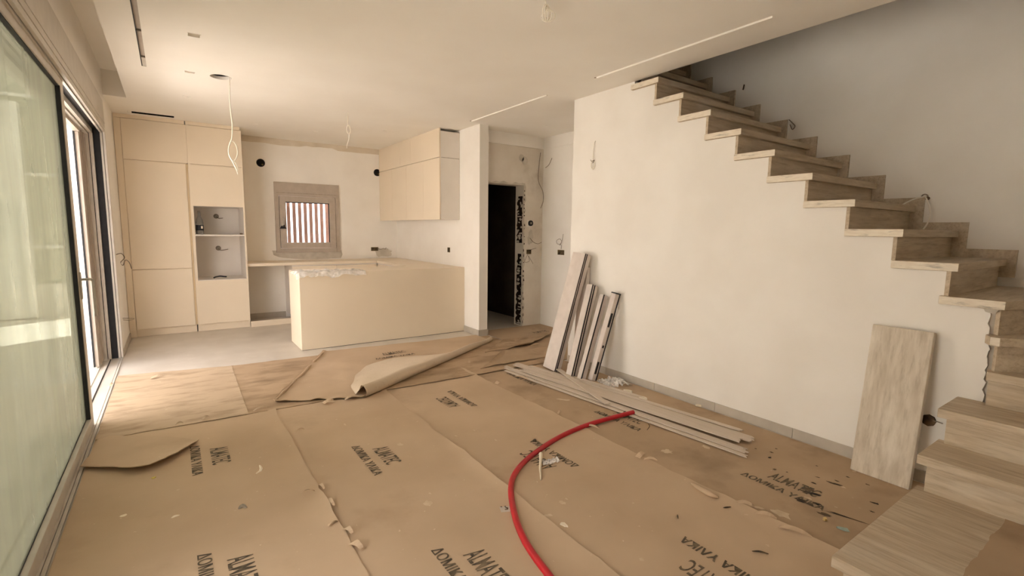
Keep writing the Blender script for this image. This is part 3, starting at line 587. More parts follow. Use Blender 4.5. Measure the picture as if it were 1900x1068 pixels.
wirething('loose_wire', [(4.580, 5.336, 1.164), (4.560, 5.315, 1.226), (4.550, 5.387, 1.239), (4.550, 5.401, 1.285), (4.550, 5.330, 1.310), (4.550, 5.293, 1.265), (4.550, 5.338, 1.218), (4.550, 5.282, 1.288), (4.540, 5.251, 1.380)], .003, 'wire', 'looped wire above the double box on hall side wall', 'wire')
wirething('loose_wire', [(4.522, 5.782, 2.561), (4.497, 5.782, 2.349), (4.491, 5.780, 2.154), (4.568, 5.770, 2.002), (4.566, 5.750, 1.866), (4.510, 5.740, 1.753)], .004, 'wire', 'long wire hanging down the hall corner', 'wire')
wirething('loose_wire', [(4.580, 5.733, 2.344), (4.550, 5.622, 2.369), (4.540, 5.551, 2.437), (4.540, 5.539, 2.458)], .004, 'wire', 'short wire sticking out high on hall side wall', 'wire')
wirething('loose_wire', [(2.97, YB-.004, 1.07), (3.02, YB-.03, 1.06), (3.06, YB-.03, 1.075), (3.10, YB-.03, 1.062), (3.11, YB-.03, 1.09)], .004, 'wire', 'wire tail beside the back wall socket box', 'wire')
wirething('loose_wire', [(-0.498, 6.774, 1.109), (-0.460, 6.831, 1.117), (-0.440, 6.906, 1.066), (-0.450, 6.530, 1.041), (-0.440, 6.613, 1.001), (-0.430, 6.872, 1.043), (-0.420, 7.235, 0.991), (-0.420, 7.513, 0.901)], .004, 'wire', 'tangle of wires on wall between glass door and tall cabinet', 'wire')
wirething('loose_wire', [(-0.498, 6.911, 0.389), (-0.450, 7.052, 0.362), (-0.440, 7.636, 0.262), (-0.460, 7.183, 0.316), (-0.490, 6.849, 0.379)], .003, 'wire', 'thin looped wire low on wall beside the glass door', 'wire')
q = root('wall_light_wire', (XS, 3.614, 2.31), 'coiled lamp wire hanging from white stair side wall', 'wire')
mk('wire_drop', B().tube(spline([(XS+.002, 3.612, 2.315), (XS-.012, 3.615, 2.30), (XS-.014, 3.628, 2.2), (XS-.014, 3.63, 2.12)], 6), .0035, 8), 'cable', q, smooth=True)
mk('wire_coil', B().tube([(XS-.014+.004*math.sin(a*3), 3.628+.024*math.sin(a), 2.085+.042*math.cos(a)) for a in [k*.3 for k in range(48)]], .0045, 8), 'cable', q, smooth=True)
mk('wire_wrap', B().tube(spline([(XS-.02, 3.655, 2.135), (XS-.03, 3.63, 2.12), (XS-.02, 3.60, 2.128), (XS-.03, 3.615, 2.10)], 5), .003, 8), 'wire', q, smooth=True)
# ceiling cables
q = root('pendant_cable', (.519, 5.29, ZC), 'long white cable with a tied loop hanging from the round ceiling hole', 'cable')
mk('cable_drop', B().tube(spline([(.519, 5.28, ZC+.06), (.519, 5.285, ZC-.02), (.513, 5.29, 2.55), (.523, 5.3, 2.38), (.516, 5.3, 2.25), (.503, 5.3, 2.205)], 8), .0055, 8), 'cable', q, smooth=True)
mk('cable_loop', B().tube(spline([(.503, 5.3, 2.205), (.484, 5.3, 2.15), (.482, 5.3, 2.10), (.500, 5.3, 2.05), (.522, 5.3, 2.035), (.545, 5.3, 2.07), (.555, 5.3, 2.12), (.545, 5.3, 2.18), (.52, 5.3, 2.212), (.498, 5.302, 2.20), (.488, 5.304, 2.15), (.482, 5.304, 2.09), (.50, 5.304, 2.045)], 6), .005, 8), 'cable', q, smooth=True)
mk('cable_tail', B().tube(spline([(.50, 5.304, 2.05), (.512, 5.3, 2.02), (.53, 5.3, 1.98), (.548, 5.3, 1.95), (.545, 5.3, 1.99), (.525, 5.3, 2.03), (.52, 5.302, 2.0), (.54, 5.302, 1.95), (.547, 5.302, 1.915)], 6), .0045, 8), 'cable', q, smooth=True)
q = root('short_pendant_cable', (1.781, 5.958, ZC), 'short white cable with a small coil hanging in front of the window', 'cable')
mk('cable_drop', B().tube(spline([(1.781, 5.958, ZC+.002), (1.781, 5.958, 2.70), (1.776, 5.958, 2.62)], 6), .005, 8), 'cable', q, smooth=True)
mk('cable_coil', B().tube([(1.778+.022*math.sin(a)+.002*k, 5.958+.012*math.cos(a*.5), 2.575+.048*math.cos(a)) for k, a in [(j*.12, j*.33) for j in range(52)]], .005, 8), 'cable', q, smooth=True)
mk('cable_tail', B().tube(spline([(1.79, 5.958, 2.53), (1.785, 5.958, 2.46), (1.765, 5.958, 2.40), (1.76, 5.958, 2.36)], 5), .005, 8), 'cable', q, smooth=True)
q = root('cable_coil', (1.894, 2.404, ZC), 'white cable coiled up close under the ceiling at the top', 'cable')
mk('cable_drop', B().tube(spline([(1.894, 2.404, ZC+.002), (1.90, 2.40, ZC-.03), (1.895, 2.40, ZC-.05)], 5), .0035, 8), 'cable', q, smooth=True)
for k in range(5):
    a0 = k*.55; mk('coil_turn', B().tube([(1.90+(.028+.004*k)*math.cos(a)*math.cos(a0)+.004*k, 2.40+(.028+.003*k)*math.cos(a)*math.sin(a0), 2.708+(.046-.004*k)*math.sin(a)-.004*k) for a in [j*.25 for j in range(26)]], .0033, 8), 'cable', q, smooth=True)
mk('coil_tail', B().tube(spline([(1.885, 2.40, 2.70), (1.875, 2.40, 2.68), (1.882, 2.40, 2.66)], 5), .0033, 8), 'cable', q, smooth=True)
# stairwell wires
wirething('loose_wire', [(4.580, 1.244, 1.714), (4.520, 1.283, 1.698), (4.500, 1.323, 1.675), (4.480, 1.357, 1.647)], .005, 'cable', 'pale wire running left from the box above the stairs', 'wire')
wirething('loose_wire', [(4.570, 1.240, 1.706), (4.530, 1.205, 1.641), (4.510, 1.188, 1.578), (4.500, 1.193, 1.523), (4.490, 1.213, 1.473)], .005, 'cable', 'pale wire drooping from the wall above the stairs', 'wire')
q = root('wall_wire_outlet', (4.586, 1.251, 1.711), 'small dark wire outlet on stairwell wall above the treads', 'outlet')
c = (4.586, 1.251, 1.711)
mk('outlet_ring', B().ring((c[0]-.008, c[1], c[2]), (1, 0, 0), .014, .022, .008), 'wire', q); mk('outlet_stub', B().cyl((c[0]-.02, c[1]-.02, c[2]-.012), (1, 0, 0), .012, .02, 12), 'soot', q)
wirething('loose_wire', [(4.580, 2.274, 2.436), (4.550, 2.229, 2.397), (4.540, 2.199, 2.363), (4.540, 2.220, 2.339), (4.550, 2.247, 2.386)], .004, 'wire', 'small wire curl on stairwell wall above upper treads', 'wire')
c = (4.586, 2.720, 2.808); tag(mk('wall_screw', B().cyl((c[0]-.02, c[1], c[2]-.02), (.3, 0, 1), .006, .05, 8), 'soot'), 'small dark plug high on the stairwell wall', 'plug')
c = (3.517, 0.826, 0.375)
q = root('low_junction_box', c, 'round black junction box low on stair wall behind the leaning board', 'junction box')
mk('box_body', B().cyl((c[0]-.012, c[1], c[2]), (1, 0, 0), .034, .012, 8), 'soot', q); mk('wire_tail', B().tube(spline([(c[0]-.01, c[1]-.02, c[2]+.005), (c[0]-.02, c[1]-.045, c[2]+.008), (c[0]-.015, c[1]-.065, c[2]+.004)], 4), .003, 6), 'wire', q)

# ---------------------------------------------------------------- protective paper on the floor
def wave(x, y, amp): return amp*(noise.noise((x*1.3, y*3.1, 7))+.45*noise.noise((x*3.4, y*6.3, 2)))
def sheet(name, c, z0, m, label, amp=.0026, jit=.007, curl=.014, nu=24, nv=60, rough_sides=(1, 1, 1, 1), th=.0035, seed=0):
    """thin paper sheet over the quad c = (p00, p10, p11, p01); torn, slightly lifted edges; returns object and height function"""
    P = [Vector((*p, 0)) for p in c]; b = B()
    L = [(P[1]-P[0]).length, (P[2]-P[1]).length, (P[2]-P[3]).length, (P[3]-P[0]).length]
    def ej(t, k): return jit*(noise.noise((t*9, k*3.3, seed))+.6*noise.noise((t*37, k*1.7, seed+4)))*2
    for j in range(nv+1):
        for i in range(nu+1):
            u, v = i/nu, j/nv
            q = (P[0]*(1-u)+P[1]*u)*(1-v)+(P[3]*(1-u)+P[2]*u)*v
            eu = (P[1]-P[0]).normalized(); ev = (P[3]-P[0]).normalized()
            if v == 0 and rough_sides[0]: q = q+ev*ej(u*L[0], 1)
            if v == 1 and rough_sides[2]: q = q+ev*ej(u*L[2], 2)
            if u == 1 and rough_sides[1]: q = q+eu*ej(v*L[1], 3)
            if u == 0 and rough_sides[3]: q = q+eu*ej(v*L[3], 4)
            d = min(u*L[0] if rough_sides[3] else 9, (1-u)*L[0] if rough_sides[1] else 9, v*L[3] if rough_sides[0] else 9, (1-v)*L[3] if rough_sides[2] else 9)
            lift = curl*max(0, 1-d/.07)**2*max(0.15, .6+1.3*noise.noise((q.x*2.2, q.y*2.2, seed+9)))
            b.v.append((q.x, q.y, z0+amp+wave(q.x, q.y, amp)+lift))
    for j in range(nv):
        for i in range(nu): a = j*(nu+1)+i; b.f.append((a, a+1, a+nu+2, a+nu+1))
    rim = [i for i in range(nu)]+[j*(nu+1)+nu for j in range(nv)]+[nv*(nu+1)+i for i in range(nu, 0, -1)]+[j*(nu+1) for j in range(nv, 0, -1)]
    n = len(rim); n1 = len(b.v); b.v += [b.v[i] for i in rim]; n0 = len(b.v); b.v += [(b.v[i][0], b.v[i][1], b.v[i][2]-th) for i in rim]
    b.f += [(n1+k, n0+k, n0+(k+1) % n, n1+(k+1) % n) for k in range(n)]
    o = tag(mk(name, b, m, smooth=True, origin=(P[0].x, P[0].y, 0)), label, 'paper')
    o['_z'] = z0+amp; del o['_z']
    return o, (lambda x, y: z0+amp+wave(x, y, amp))
s1, h1 = sheet('floor_paper', ((XL+.012, -.45), (.588, -.45), (.588, 4.06), (XL+.012, 4.12)), .0085, 'paper', 'brown printed floor paper strip along the glass door', seed=1, rough_sides=(0, 1, 0, 0), nu=18, nv=70)
s2, h2 = sheet('floor_paper', ((.555, -.45), (1.425, -.45), (1.475, 4.30), (.555, 4.12)), .0058, 'paper', 'brown printed floor paper strip second from the glass door', seed=2, rough_sides=(0, 1, 0, 0), nu=16, nv=70)
s3, h3 = sheet('floor_paper', ((1.38, -.45), (2.385, -.45), (2.385, 4.45), (1.42, 4.30)), .0030, 'paper', 'brown printed floor paper strip crossed by the red hose', seed=3, rough_sides=(0, 1, 0, 0), nu=18, nv=70)
s4, h4 = sheet('floor_paper', ((2.34, .74), (3.49, .74), (3.49, 4.0), (2.34, 4.5)), .0005, 'paper_dirty', 'dirty brown printed floor paper strip along the stair wall', seed=4, rough_sides=(0, 0, 0, 0), nu=20, nv=56)
s5, h5 = sheet('floor_paper', ((XL+.015, 4.085), (.405, 4.045), (.43, 5.60), (XL+.015, 5.76)), .0125, 'paper_st', 'stained pale brown paper sheet beside the door track', seed=5, nu=24, nv=40, jit=.004, curl=.004)
s6, h6 = sheet('floor_paper', ((.38, 4.06), (3.45, 3.98), (3.42, 5.45), (.42, 5.61)), .0095, 'paper_st2', 'dark stained brown paper sheet in front of the peninsula', seed=6, nu=60, nv=36, jit=.004, curl=.004)
s7, h7 = sheet('floor_paper', ((3.36, 3.98), (4.56, 3.98), (4.56, 5.77), (3.475, 5.77)), .003, 'paper_dirty', 'dusty brown paper sheet in the hall before the dark doorway', seed=7, nu=24, nv=30, rough_sides=(0, 0, 0, 1))
s8, h8 = sheet('floor_paper', ((2.530, 4.151), (3.368, 4.146), (3.667, 4.455), (3.107, 4.592)), .010, 'paper_dirty', 'torn cardboard piece with dark edge near the leaning profiles', seed=8, nu=24, nv=10, jit=.015, curl=.03, th=.008)
s9, h9 = sheet('floor_paper', ((2.920, 4.708), (3.583, 4.701), (4.214, 5.081), (3.429, 5.071)), .012, 'paper_st2', 'torn stained paper piece just inside the hall', seed=12, nu=24, nv=10, jit=.02, curl=.03, th=.006)
# loose lifted scrap beside the glass door
c9 = [(-0.510, 3.626), (-0.263, 3.402), (-0.181, 3.385), (-0.045, 3.504), (0.069, 3.693), (-0.086, 3.894), (-0.245, 4.008), (-0.414, 4.108), (-0.472, 4.076), (-0.490, 3.848)]
b = B(); cx = sum(p[0] for p in c9)/10; cy = sum(p[1] for p in c9)/10; n = 60; rings = 10
per = []
for k in range(n):
    t_ = k/n*10; i = int(t_); f_ = t_-i; p, q = c9[i], c9[(i+1) % 10]
    per.append((p[0]+(q[0]-p[0])*f_+.008*noise.noise((k*.7, 1, 5)), p[1]+(q[1]-p[1])*f_+.008*noise.noise((k*.7, 2, 5))))
def zs(x, y, t_):
    fr_ = max(0, (cy-y)/.35+.25)
    return .018+.030*t_**3*fr_+.004*noise.noise((x*5, y*5, 8))
b.v.append((cx, cy, zs(cx, cy, 0)))
for r_ in range(1, rings+1):
    t_ = r_/rings
    for p in per: x, y = cx+(p[0]-cx)*t_, cy+(p[1]-cy)*t_; b.v.append((x, y, zs(x, y, t_)))
for k in range(n): b.f.append((0, 1+k, 1+(k+1) % n))
for r_ in range(rings-1):
    for k in range(n): a = 1+r_*n; b.f.append((a+k, a+n+k, a+n+(k+1) % n, a+(k+1) % n))
a = 1+(rings-1)*n; n1 = len(b.v); b.v += [b.v[a+k] for k in range(n)]; n0 = len(b.v); b.v += [(b.v[a+k][0], b.v[a+k][1], b.v[a+k][2]-.005) for k in range(n)]
b.f += [(n1+k, n0+k, n0+(k+1) % n, n1+(k+1) % n) for k in range(n)]
tag(mk('paper_scrap', b, 'paper', smooth=True), 'loose curled brown paper offcut against the glass door track', 'paper')

# folded-over sheet: bottom layer, rolled fold and flap
A_, B_ = Vector((1.262, 3.905, 0)), Vector((3.30, 5.135, 0)); U_ = (B_-A_).normalized(); N_ = Vector((-U_.y, U_.x, 0)); LF = (B_-A_).length
t = root('folded_paper_sheet', (1.6, 4.9, 0), 'large brown paper sheet folded back on itself before the peninsula', 'paper')
b = B(); nu, nv = 44, 34
PL0, PL1 = Vector((.601, 4.217, 0)), Vector((1.345, 5.66, 0)); PC = Vector((3.27, 5.50, 0))
def zfold(x, y): return .024+.010*max(0, noise.noise((x*2.6, y*2.6, 21)))+.006*noise.noise((x*6, y*7, 23))
grid = []
for j in range(nv+1):
    v = j/nv; l_ = PL0.lerp(PL1, v)+Vector((.012*noise.noise((v*9, 3, 1)), .012*noise.noise((v*11, 5, 1)), 0))
    vb = .82
    r_ = (A_+N_*.05).lerp(B_+N_*.04, v/vb) if v <= vb else (B_+N_*.04).lerp(PC, (v-vb)/(1-vb))
    for i in range(nu+1):
        u = i/nu; q = l_.lerp(r_, u)
        if j == 0: q.y += .018*noise.noise((u*7, 1, 9))+.02*math.sin(u*math.pi)*-.4
        dl = u*(r_-l_).length; z = zfold(q.x, q.y)+.02*max(0, 1-dl/.05)+.018*max(0, 1-(v*1.6)/.06)*abs(noise.noise((u*5, 8, 3)))
        b.v.append((q.x, q.y, z))
for j in range(nv):
    for i in range(nu): a = j*(nu+1)+i; b.f.append((a, a+1, a+nu+2, a+nu+1))
rim = [i for i in range(nu)]+[j*(nu+1)+nu for j in range(nv)]+[nv*(nu+1)+i for i in range(nu, 0, -1)]+[j*(nu+1) for j in range(nv, 0, -1)]
n = len(rim); n1 = len(b.v); b.v += [b.v[i] for i in rim]; n0 = len(b.v); b.v += [(b.v[i][0], b.v[i][1], max(.006, b.v[i][2]-.006)) for i in rim]
b.f += [(n1+k, n0+k, n0+(k+1) % n, n1+(k+1) % n) for k in range(n)]
mk('bottom_layer', b, 'paper', t, smooth=True)
# flap width measured along the fold
FP = [(0, .12), (.06, .30), (.16, .46), (.30, .62), (.42, .60), (.52, .44), (.60, .22), (.66, .13), (1.0, .07)]
def fw(s):
    for (a0, w0), (a1, w1) in zip(FP, FP[1:]):
        if s <= a1: return w0+(w1-w0)*(s-a0)/(a1-a0)
    return FP[-1][1]
b = B(); ns, na, nf = 60, 12, 12
for i in range(ns+1):
    s = i/ns; r0 = .056*(1-s)+.030*s+.006*noise.noise((s*6, 0, 4)); o_ = A_+U_*(LF*s); row = []
    row.append(o_+N_*(r0+.05)+Vector((0, 0, .010)))
    for k in range(na+1):
        a = -math.pi/2-math.pi*k/na; row.append(o_+N_*(r0+r0*math.cos(a))+Vector((0, 0, .010+r0+r0*math.sin(a)*(-1 if False else 1))))
    w = fw(s)+.012*noise.noise((s*14, 6, 2)); e = row[-1]
    for k in range(1, nf+1):
        f_ = k/nf; n_ = r0+(w-r0)*f_; p = o_+N_*n_; zb = zfold(p.x, p.y)+.012
        z = zb+(2*r0+.010-zb)*(1-f_)**1.5+.01*math.sin(f_*3.1)*noise.noise((s*5, f_*2, 6)); row.append(Vector((p.x, p.y, z)))
    b.v += [tuple(p) for p in row]
nr = na+2+nf
for i in range(ns):
    for k in range(nr-1): a = i*nr+k; b.f.append((a, a+1, a+nr+1, a+nr))
mk('folded_flap', b, 'paper_back', t, smooth=True)
# curled left edge
ce = [PL0.lerp(PL1, v)+Vector((.02+.014*noise.noise((v*8, 1, 1)), .01*noise.noise((v*8, 2, 1)), .030+.008*noise.noise((v*13, 3, 3)))) for v in [k/26*.99+.005 for k in range(27)]]
mk('curled_edge', B().tube(ce, .016, 7, rr=[.012+.010*abs(noise.noise((k*.45, 3, 2))) for k in range(27)]), 'paper', t, smooth=True)

# ---------------------------------------------------------------- printed lettering on the sheets
def text_mesh(txt, length, height, off=.012):
    cu = bpy.data.curves.new('lettering', 'FONT'); cu.body = txt; cu.size = 1; cu.offset = off; cu.resolution_u = 3
    o = bpy.data.objects.new('lettering', cu); C.objects.link(o); dg = bpy.context.evaluated_depsgraph_get()
    me = bpy.data.meshes.new_from_object(o.evaluated_get(dg)); bpy.data.objects.remove(o); bpy.data.curves.remove(cu)
    xs = [v.co.x for v in me.vertices]; ys = [v.co.y for v in me.vertices]; x0, x1, y0, y1 = min(xs), max(xs), min(ys), max(ys)
    vs_ = [((v.co.x-x0)/(x1-x0)*length, (v.co.y-y0)/(y1-y0)*height) for v in me.vertices]; fs = [tuple(p.vertices) for p in me.polygons]
    bpy.data.meshes.remove(me); return vs_, fs
TX = [text_mesh('ALMATEC', .262, .100, .010), text_mesh('\u0394\u039f\u039c\u0399\u039a\u0391 \u03a5\u039b\u0399\u039a\u0391', .448, .054, 0)]
TX[1] = ([(x+dx, y) for dx in (-.002, .002) for x, y in TX[1][0]], TX[1][1]+[tuple(i+len(TX[1][0]) for i in f) for f in TX[1][1]])
def print_at(par, hf, p1, p2, rd, up, lift=.0016, mats='print'):
    """two printed lines: p1 = start of the big word, p2 = start of the small line; rd reading direction, up letter-top direction"""
    rd, up = Vector((*rd, 0)).normalized(), Vector((*up, 0)).normalized()
    for (vs_, fs), p in zip(TX, (p1, p2)):
        if p is None: continue
        b = B(); pts = []
        for (x, y) in vs_:
            q = Vector((*p, 0))+rd*x+up*y; pts.append((q.x, q.y, hf(q.x, q.y)+lift))
        b.add(pts, fs); mk('printed_lettering', b, mats, par)
for (par, hf, x, y, d) in ((s1, h1, .02, 3.637, -1), (s1, h1, .012, 2.374, -1), (s1, h1, .012, 1.12, -1), (s2, h2, .885, 3.078, -1), (s2, h2, .866, 1.843, -1), (s2, h2, .866, .6, -1),
                           (s4, h4, 2.668, 3.90, -1), (s4, h4, 2.672, 2.669, -1), (s4, h4, 2.69, 1.46, -1), (s3, h3, 1.970, 3.285, 1), (s3, h3, 1.966, 2.069, 1), (s3, h3, 1.912, .83, 1)):
    if d < 0: print_at(par, hf, (x+.103, y-.105), (x, y), (0, -1), (1, 0))
    else: print_at(par, hf, (x-.118, y+.07), (x, y), (0, 1), (-1, 0))
hz = lambda x, y: zfold(x, y)+.003
fb = [o for o in t.children if o.name.startswith('bottom_layer')][0]
def dirn(a, c): return (c[0]-a[0], c[1]-a[1])
a0, a1 = (1.857, 5.122), (2.173, 5.118)
print_at(fb, hz, a0, (1.727, 4.995), dirn(a0, a1), (-dirn(a0, a1)[1], dirn(a0, a1)[0]), .004)
a0, a1 = (4.066, 5.253), (4.428, 5.244)
print_at(s7, h7, a0, None, dirn(a0, a1), (-dirn(a0, a1)[1], dirn(a0, a1)[0]))

# ---------------------------------------------------------------- dried spots, smears and torn bits on the sheets
def spot(par, hf, px, rx, ry, m='spot', rough=.35, rot=0., name='dried_spot', lift=.0018):
    pts = blob(px[0], px[1], rx, ry, 14, rough, rot); b = B(); b.add([(p[0], p[1], hf(*p)+lift) for p in pts]+[(px[0], px[1], hf(*px)+lift+.001)], [(i, (i+1) % 14, 14) for i in range(14)])
    mk(name, b, m, par)
for px, rx, ry, r_ in (((1.166, 2.943), .018, .028, .3), ((1.020, 2.193), .022, .03, 0), ((1.069, 2.278), .006, .012, 0), ((0.957, 3.464), .006, .02, 0), ((0.359, 2.040), .022, .03, .4)): spot(s2, h2, px, rx, ry, rot=r_)
for px, rx, ry, r_ in (((1.611, 1.817), .014, .020, .3), ((1.654, 1.832), .006, .01, 0), ((1.478, 1.766), .012, .02, 1), ((1.368, 1.473), .012, .016, .2), ((1.646, 1.643), .005, .006, 0), ((1.735, 2.650), .008, .016, 0), ((1.541, 2.860), .006, .012, 0), ((1.693, 2.869), .006, .012, 0), ((1.921, 1.605), .008, .006, 0), ((1.606, 1.283), .01, .01, 0)): spot(s3, h3, px, rx, ry, rot=r_)
for px, rx, ry, r_ in (((2.480, 1.115), .028, .05, .2), ((2.438, 1.219), .012, .03, .3), ((2.652, 3.013), .02, .05, .8), ((2.796, 3.255), .006, .03, 0), ((2.581, 1.900), .03, .035, .3), ((2.939, 1.934), .01, .06, -.6), ((2.856, 1.795), .02, .03, 0), ((3.234, 2.441), .02, .03, 0), ((3.048, 1.052), .008, .012, 0), ((2.759, 1.110), .01, .02, 0), ((3.317, 1.097), .012, .012, 0)): spot(s4, h4, px, rx, ry, rot=r_)
for px, rx, ry, r_ in (((3.051, 1.100), .012, .035, .15), ((2.957, 1.169), .007, .014, 0), ((3.098, 1.105), .006, .012, 0), ((3.050, 1.188), .004, .014, .4), ((3.202, 1.088), .006, .010, 0), ((2.854, 1.160), .022, .03, .5), ((2.826, 1.131), .012, .05, .3), ((2.701, 1.117), .02, .03, 0), ((2.739, 1.061), .012, .02, 0), ((2.732, 0.919), .008, .09, .25), ((2.666, 0.991), .012, .03, .3), ((3.197, 1.257), .005, .008, 0), ((3.149, 1.508), .008, .012, 0), ((3.060, 1.476), .012, .008, 0), ((2.928, 1.378), .01, .01, 0), ((2.957, 1.319), .006, .006, 0), ((3.200, 0.987), .006, .01, 0), ((3.230, 1.521), .006, .008, 0), ((3.114, 1.597), .006, .006, 0), ((3.007, 0.883), .01, .02, .3), ((2.900, 0.864), .006, .012, 0)):
    spot(s4, h4, px, rx, ry, 'soot', .4, r_, 'black_smear')
def torn(par, p, d, L, w, z, m='paper'):
    """little torn curl standing off a sheet edge"""
    p = Vector((*p, z)); d = Vector((*d, 0)).normalized(); n_ = Vector((-d.y, d.x, 0)); b = B(); k = 7
    for i in range(k+1):
        f_ = i/k; q = p+d*(L*f_)+Vector((0, 0, .012*math.sin(f_*2.6)+.004)); wd = w*(1-.6*f_)*(1+.4*noise.noise((f_*5, p.x*7, 2)))
        b.v += [tuple(q-n_*wd/2), tuple(q+n_*wd/2+Vector((0, 0, .010*math.sin(f_*3))))]
    for i in range(k): b.f.append((2*i, 2*i+1, 2*i+3, 2*i+2))
    mk('torn_flap', b, m, par)
for px, d, L, w in (((0.560, 2.635), (-1, .1), .07, .02), ((0.593, 2.519), (.1, -1), .10, .025), ((0.587, 2.285), (-1, -.4), .06, .03), ((0.597, 2.212), (.2, -1), .07, .03), ((0.590, 2.087), (.3, -1), .08, .04), ((0.630, 3.509), (1, 0), .06, .012), ((0.594, 2.693), (.1, -1), .08, .02)): torn(s1, px, d, L, w, .012)
for px, d, L, w in (((2.382, 3.648), (1, .3), .07, .05), ((2.393, 2.778), (1, .2), .05, .02), ((2.337, 1.934), (1, .1), .08, .04), ((2.355, 1.897), (.6, -1), .08, .02), ((2.410, 2.493), (.3, -1), .12, .012), ((2.364, 1.192), (.3, -1), .10, .03), ((2.352, 1.065), (.2, -1), .14, .035), ((2.377, 1.302), (.3, -1), .09, .03), ((2.672, 3.757), (.2, -1), .18, .02), ((2.534, 4.411), (.5, .6), .07, .03)): torn(s3, px, d, L, w, .010)
for px, d, L, w in (((0.441, 4.085), (1, .2), .10, .02), ((0.108, 4.100), (1, .3), .05, .03), ((-0.055, 4.078), (1, 0), .05, .015), ((-0.231, 5.488), (1, .2), .10, .03), ((-0.515, 5.413), (.4, 1), .05, .02)): torn(s5, px, d, L, w, .018, 'paper_st')
for px, d, L, w in (((0.931, 3.974), (1, .1), .09, .05), ((1.101, 3.968), (1, 0), .08, .03)): torn(s6, px, d, L, w, .016)
for px, d, L, w in (((3.547, 4.998), (1, .1), .25, .03), ((3.818, 5.012), (1, .2), .3, .03), ((3.566, 4.678), (1, 0), .15, .03), ((3.302, 4.942), (1, -.3), .2, .03)): torn(s7, px, d, L, w, .010, 'paper_dirty')
# folded torn lip in the seam by the smears
tag(mk('torn_paper_lip', B().tube(spline([(*(2.348, 1.551), .012), (*(2.325, 1.484), .022), (*(2.321, 1.414), .020), (*(2.340, 1.382), .012)], 5), .012, 7, rr=[.006+.010*math.sin(math.pi*k/15) for k in range(16)]), 'paper', smooth=True), 'curled torn paper lip in the floor seam right of the hose', 'paper')

# ---------------------------------------------------------------- red hose
hp = [(1.165, .9, .014), (1.17, 1.2, .014), (1.204, 1.441, .014), (1.25, 1.654, .014), (1.33, 1.853, .015), (1.459, 2.072, .015), (1.590, 2.207, .015), (1.80, 2.325, .015), (2.139, 2.44, .016), (2.474, 2.475, .022), (2.882, 2.447, .030)]
q = root('red_hose', (1.6, 2.1, 0), 'red plastic hose curving across the brown floor paper', 'hose')
ps = spline(hp, 12); mk('hose_body', B().tube(ps, .0165, 14, caps=False), 'red', q, smooth=True)
mk('hose_bore', B().cyl(ps[-1]-(ps[-1]-ps[-2]).normalized()*.004, ps[-1]-ps[-2], .0155, .003, 14), 'soot', q)

# ---------------------------------------------------------------- aluminium profiles leaning on the stair wall
def profile(label, c0, c1, wid, thk, strips, caps=False, lockhole=False, blocks=()):
    """c0/c1: front vertical corner (towards camera) at foot and top; wid along +Y, thk towards the wall"""
    c0, c1 = Vector(c0), Vector(c1); ax = (c1-c0); L = ax.length; a = ax/L
    wd = Vector((0, 1, 0)); wd = (wd-a*wd.dot(a)).normalized(); td = wd.cross(a).normalized()
    if td.x < 0: td = -td
    q = root('door_profile', c0, label, 'profile', 'door profiles leaning on the stair wall')
    mk('profile_body', B().obox(c0, a*L, wd*wid, td*thk), 'alu', q, bevel=.003)
    for (s0, s1_) in strips: mk('black_gasket', B().obox(c0+td*thk*s0-wd*.003, a*L, td*thk*(s1_-s0), wd*.0035), 'black', q)
    if caps: mk('end_cap', B().obox(c1-td*.002-wd*.004, a*.012, wd*(wid+.006), td*(thk+.006)), 'black', q)
    for (f0, f1, s0, s1_) in blocks: mk('black_insert', B().obox(c0+a*L*f0+td*thk*s0-wd*.005, a*L*(f1-f0), td*thk*(s1_-s0), wd*.005), 'black', q)
    if lockhole:
        p = c0+a*L*.47+wd*wid*.30-td*.001; mk('lock_hole', B().obox(p, a*.045, wd*.018, td*.002), 'soot', q); p = p-a*.03+wd*.003; mk('screw_hole', B().obox(p, a*.012, wd*.012, td*.002), 'soot', q)
    return q
profile('tallest pale door profile with two black gaskets leaning on wall', (3.085, 3.655, .022), (3.395, 3.583, 1.204), .185, .085, ((.04, .16), (.30, .42)))
profile('pale door profile with a lock hole behind the tallest one', (3.345, 3.56, .0), (3.468, 3.62, 1.06), .12, .042, (), lockhole=True)
profile('second tallest pale door profile with two black gaskets', (3.086, 3.409, 0.022), (3.405, 3.480, 0.904), .075, .085, ((.05, .2), (.40, .55)))
profile('narrow pale door profile with a single black gasket', (3.125, 3.311, 0.022), (3.430, 3.345, 0.816), .05, .07, ((.02, .22),))
profile('nearest pale door profile with black end cap and inserts', (3.211, 3.246, 0.012), (3.440, 3.193, 0.838), .06, .06, ((.78, 1.0),), caps=True, blocks=((.08, .22, .1, .5), (.62, .78, .1, .5), (.38, .41, .2, .5)))
tag(mk('packing_block', B().obox((3.30, 3.62, .008), (.05, .02, 0), (-.02, .06, 0), (0, 0, .06)), 'chip', bevel=.003), 'small white block at the foot of the leaning profiles', 'block')

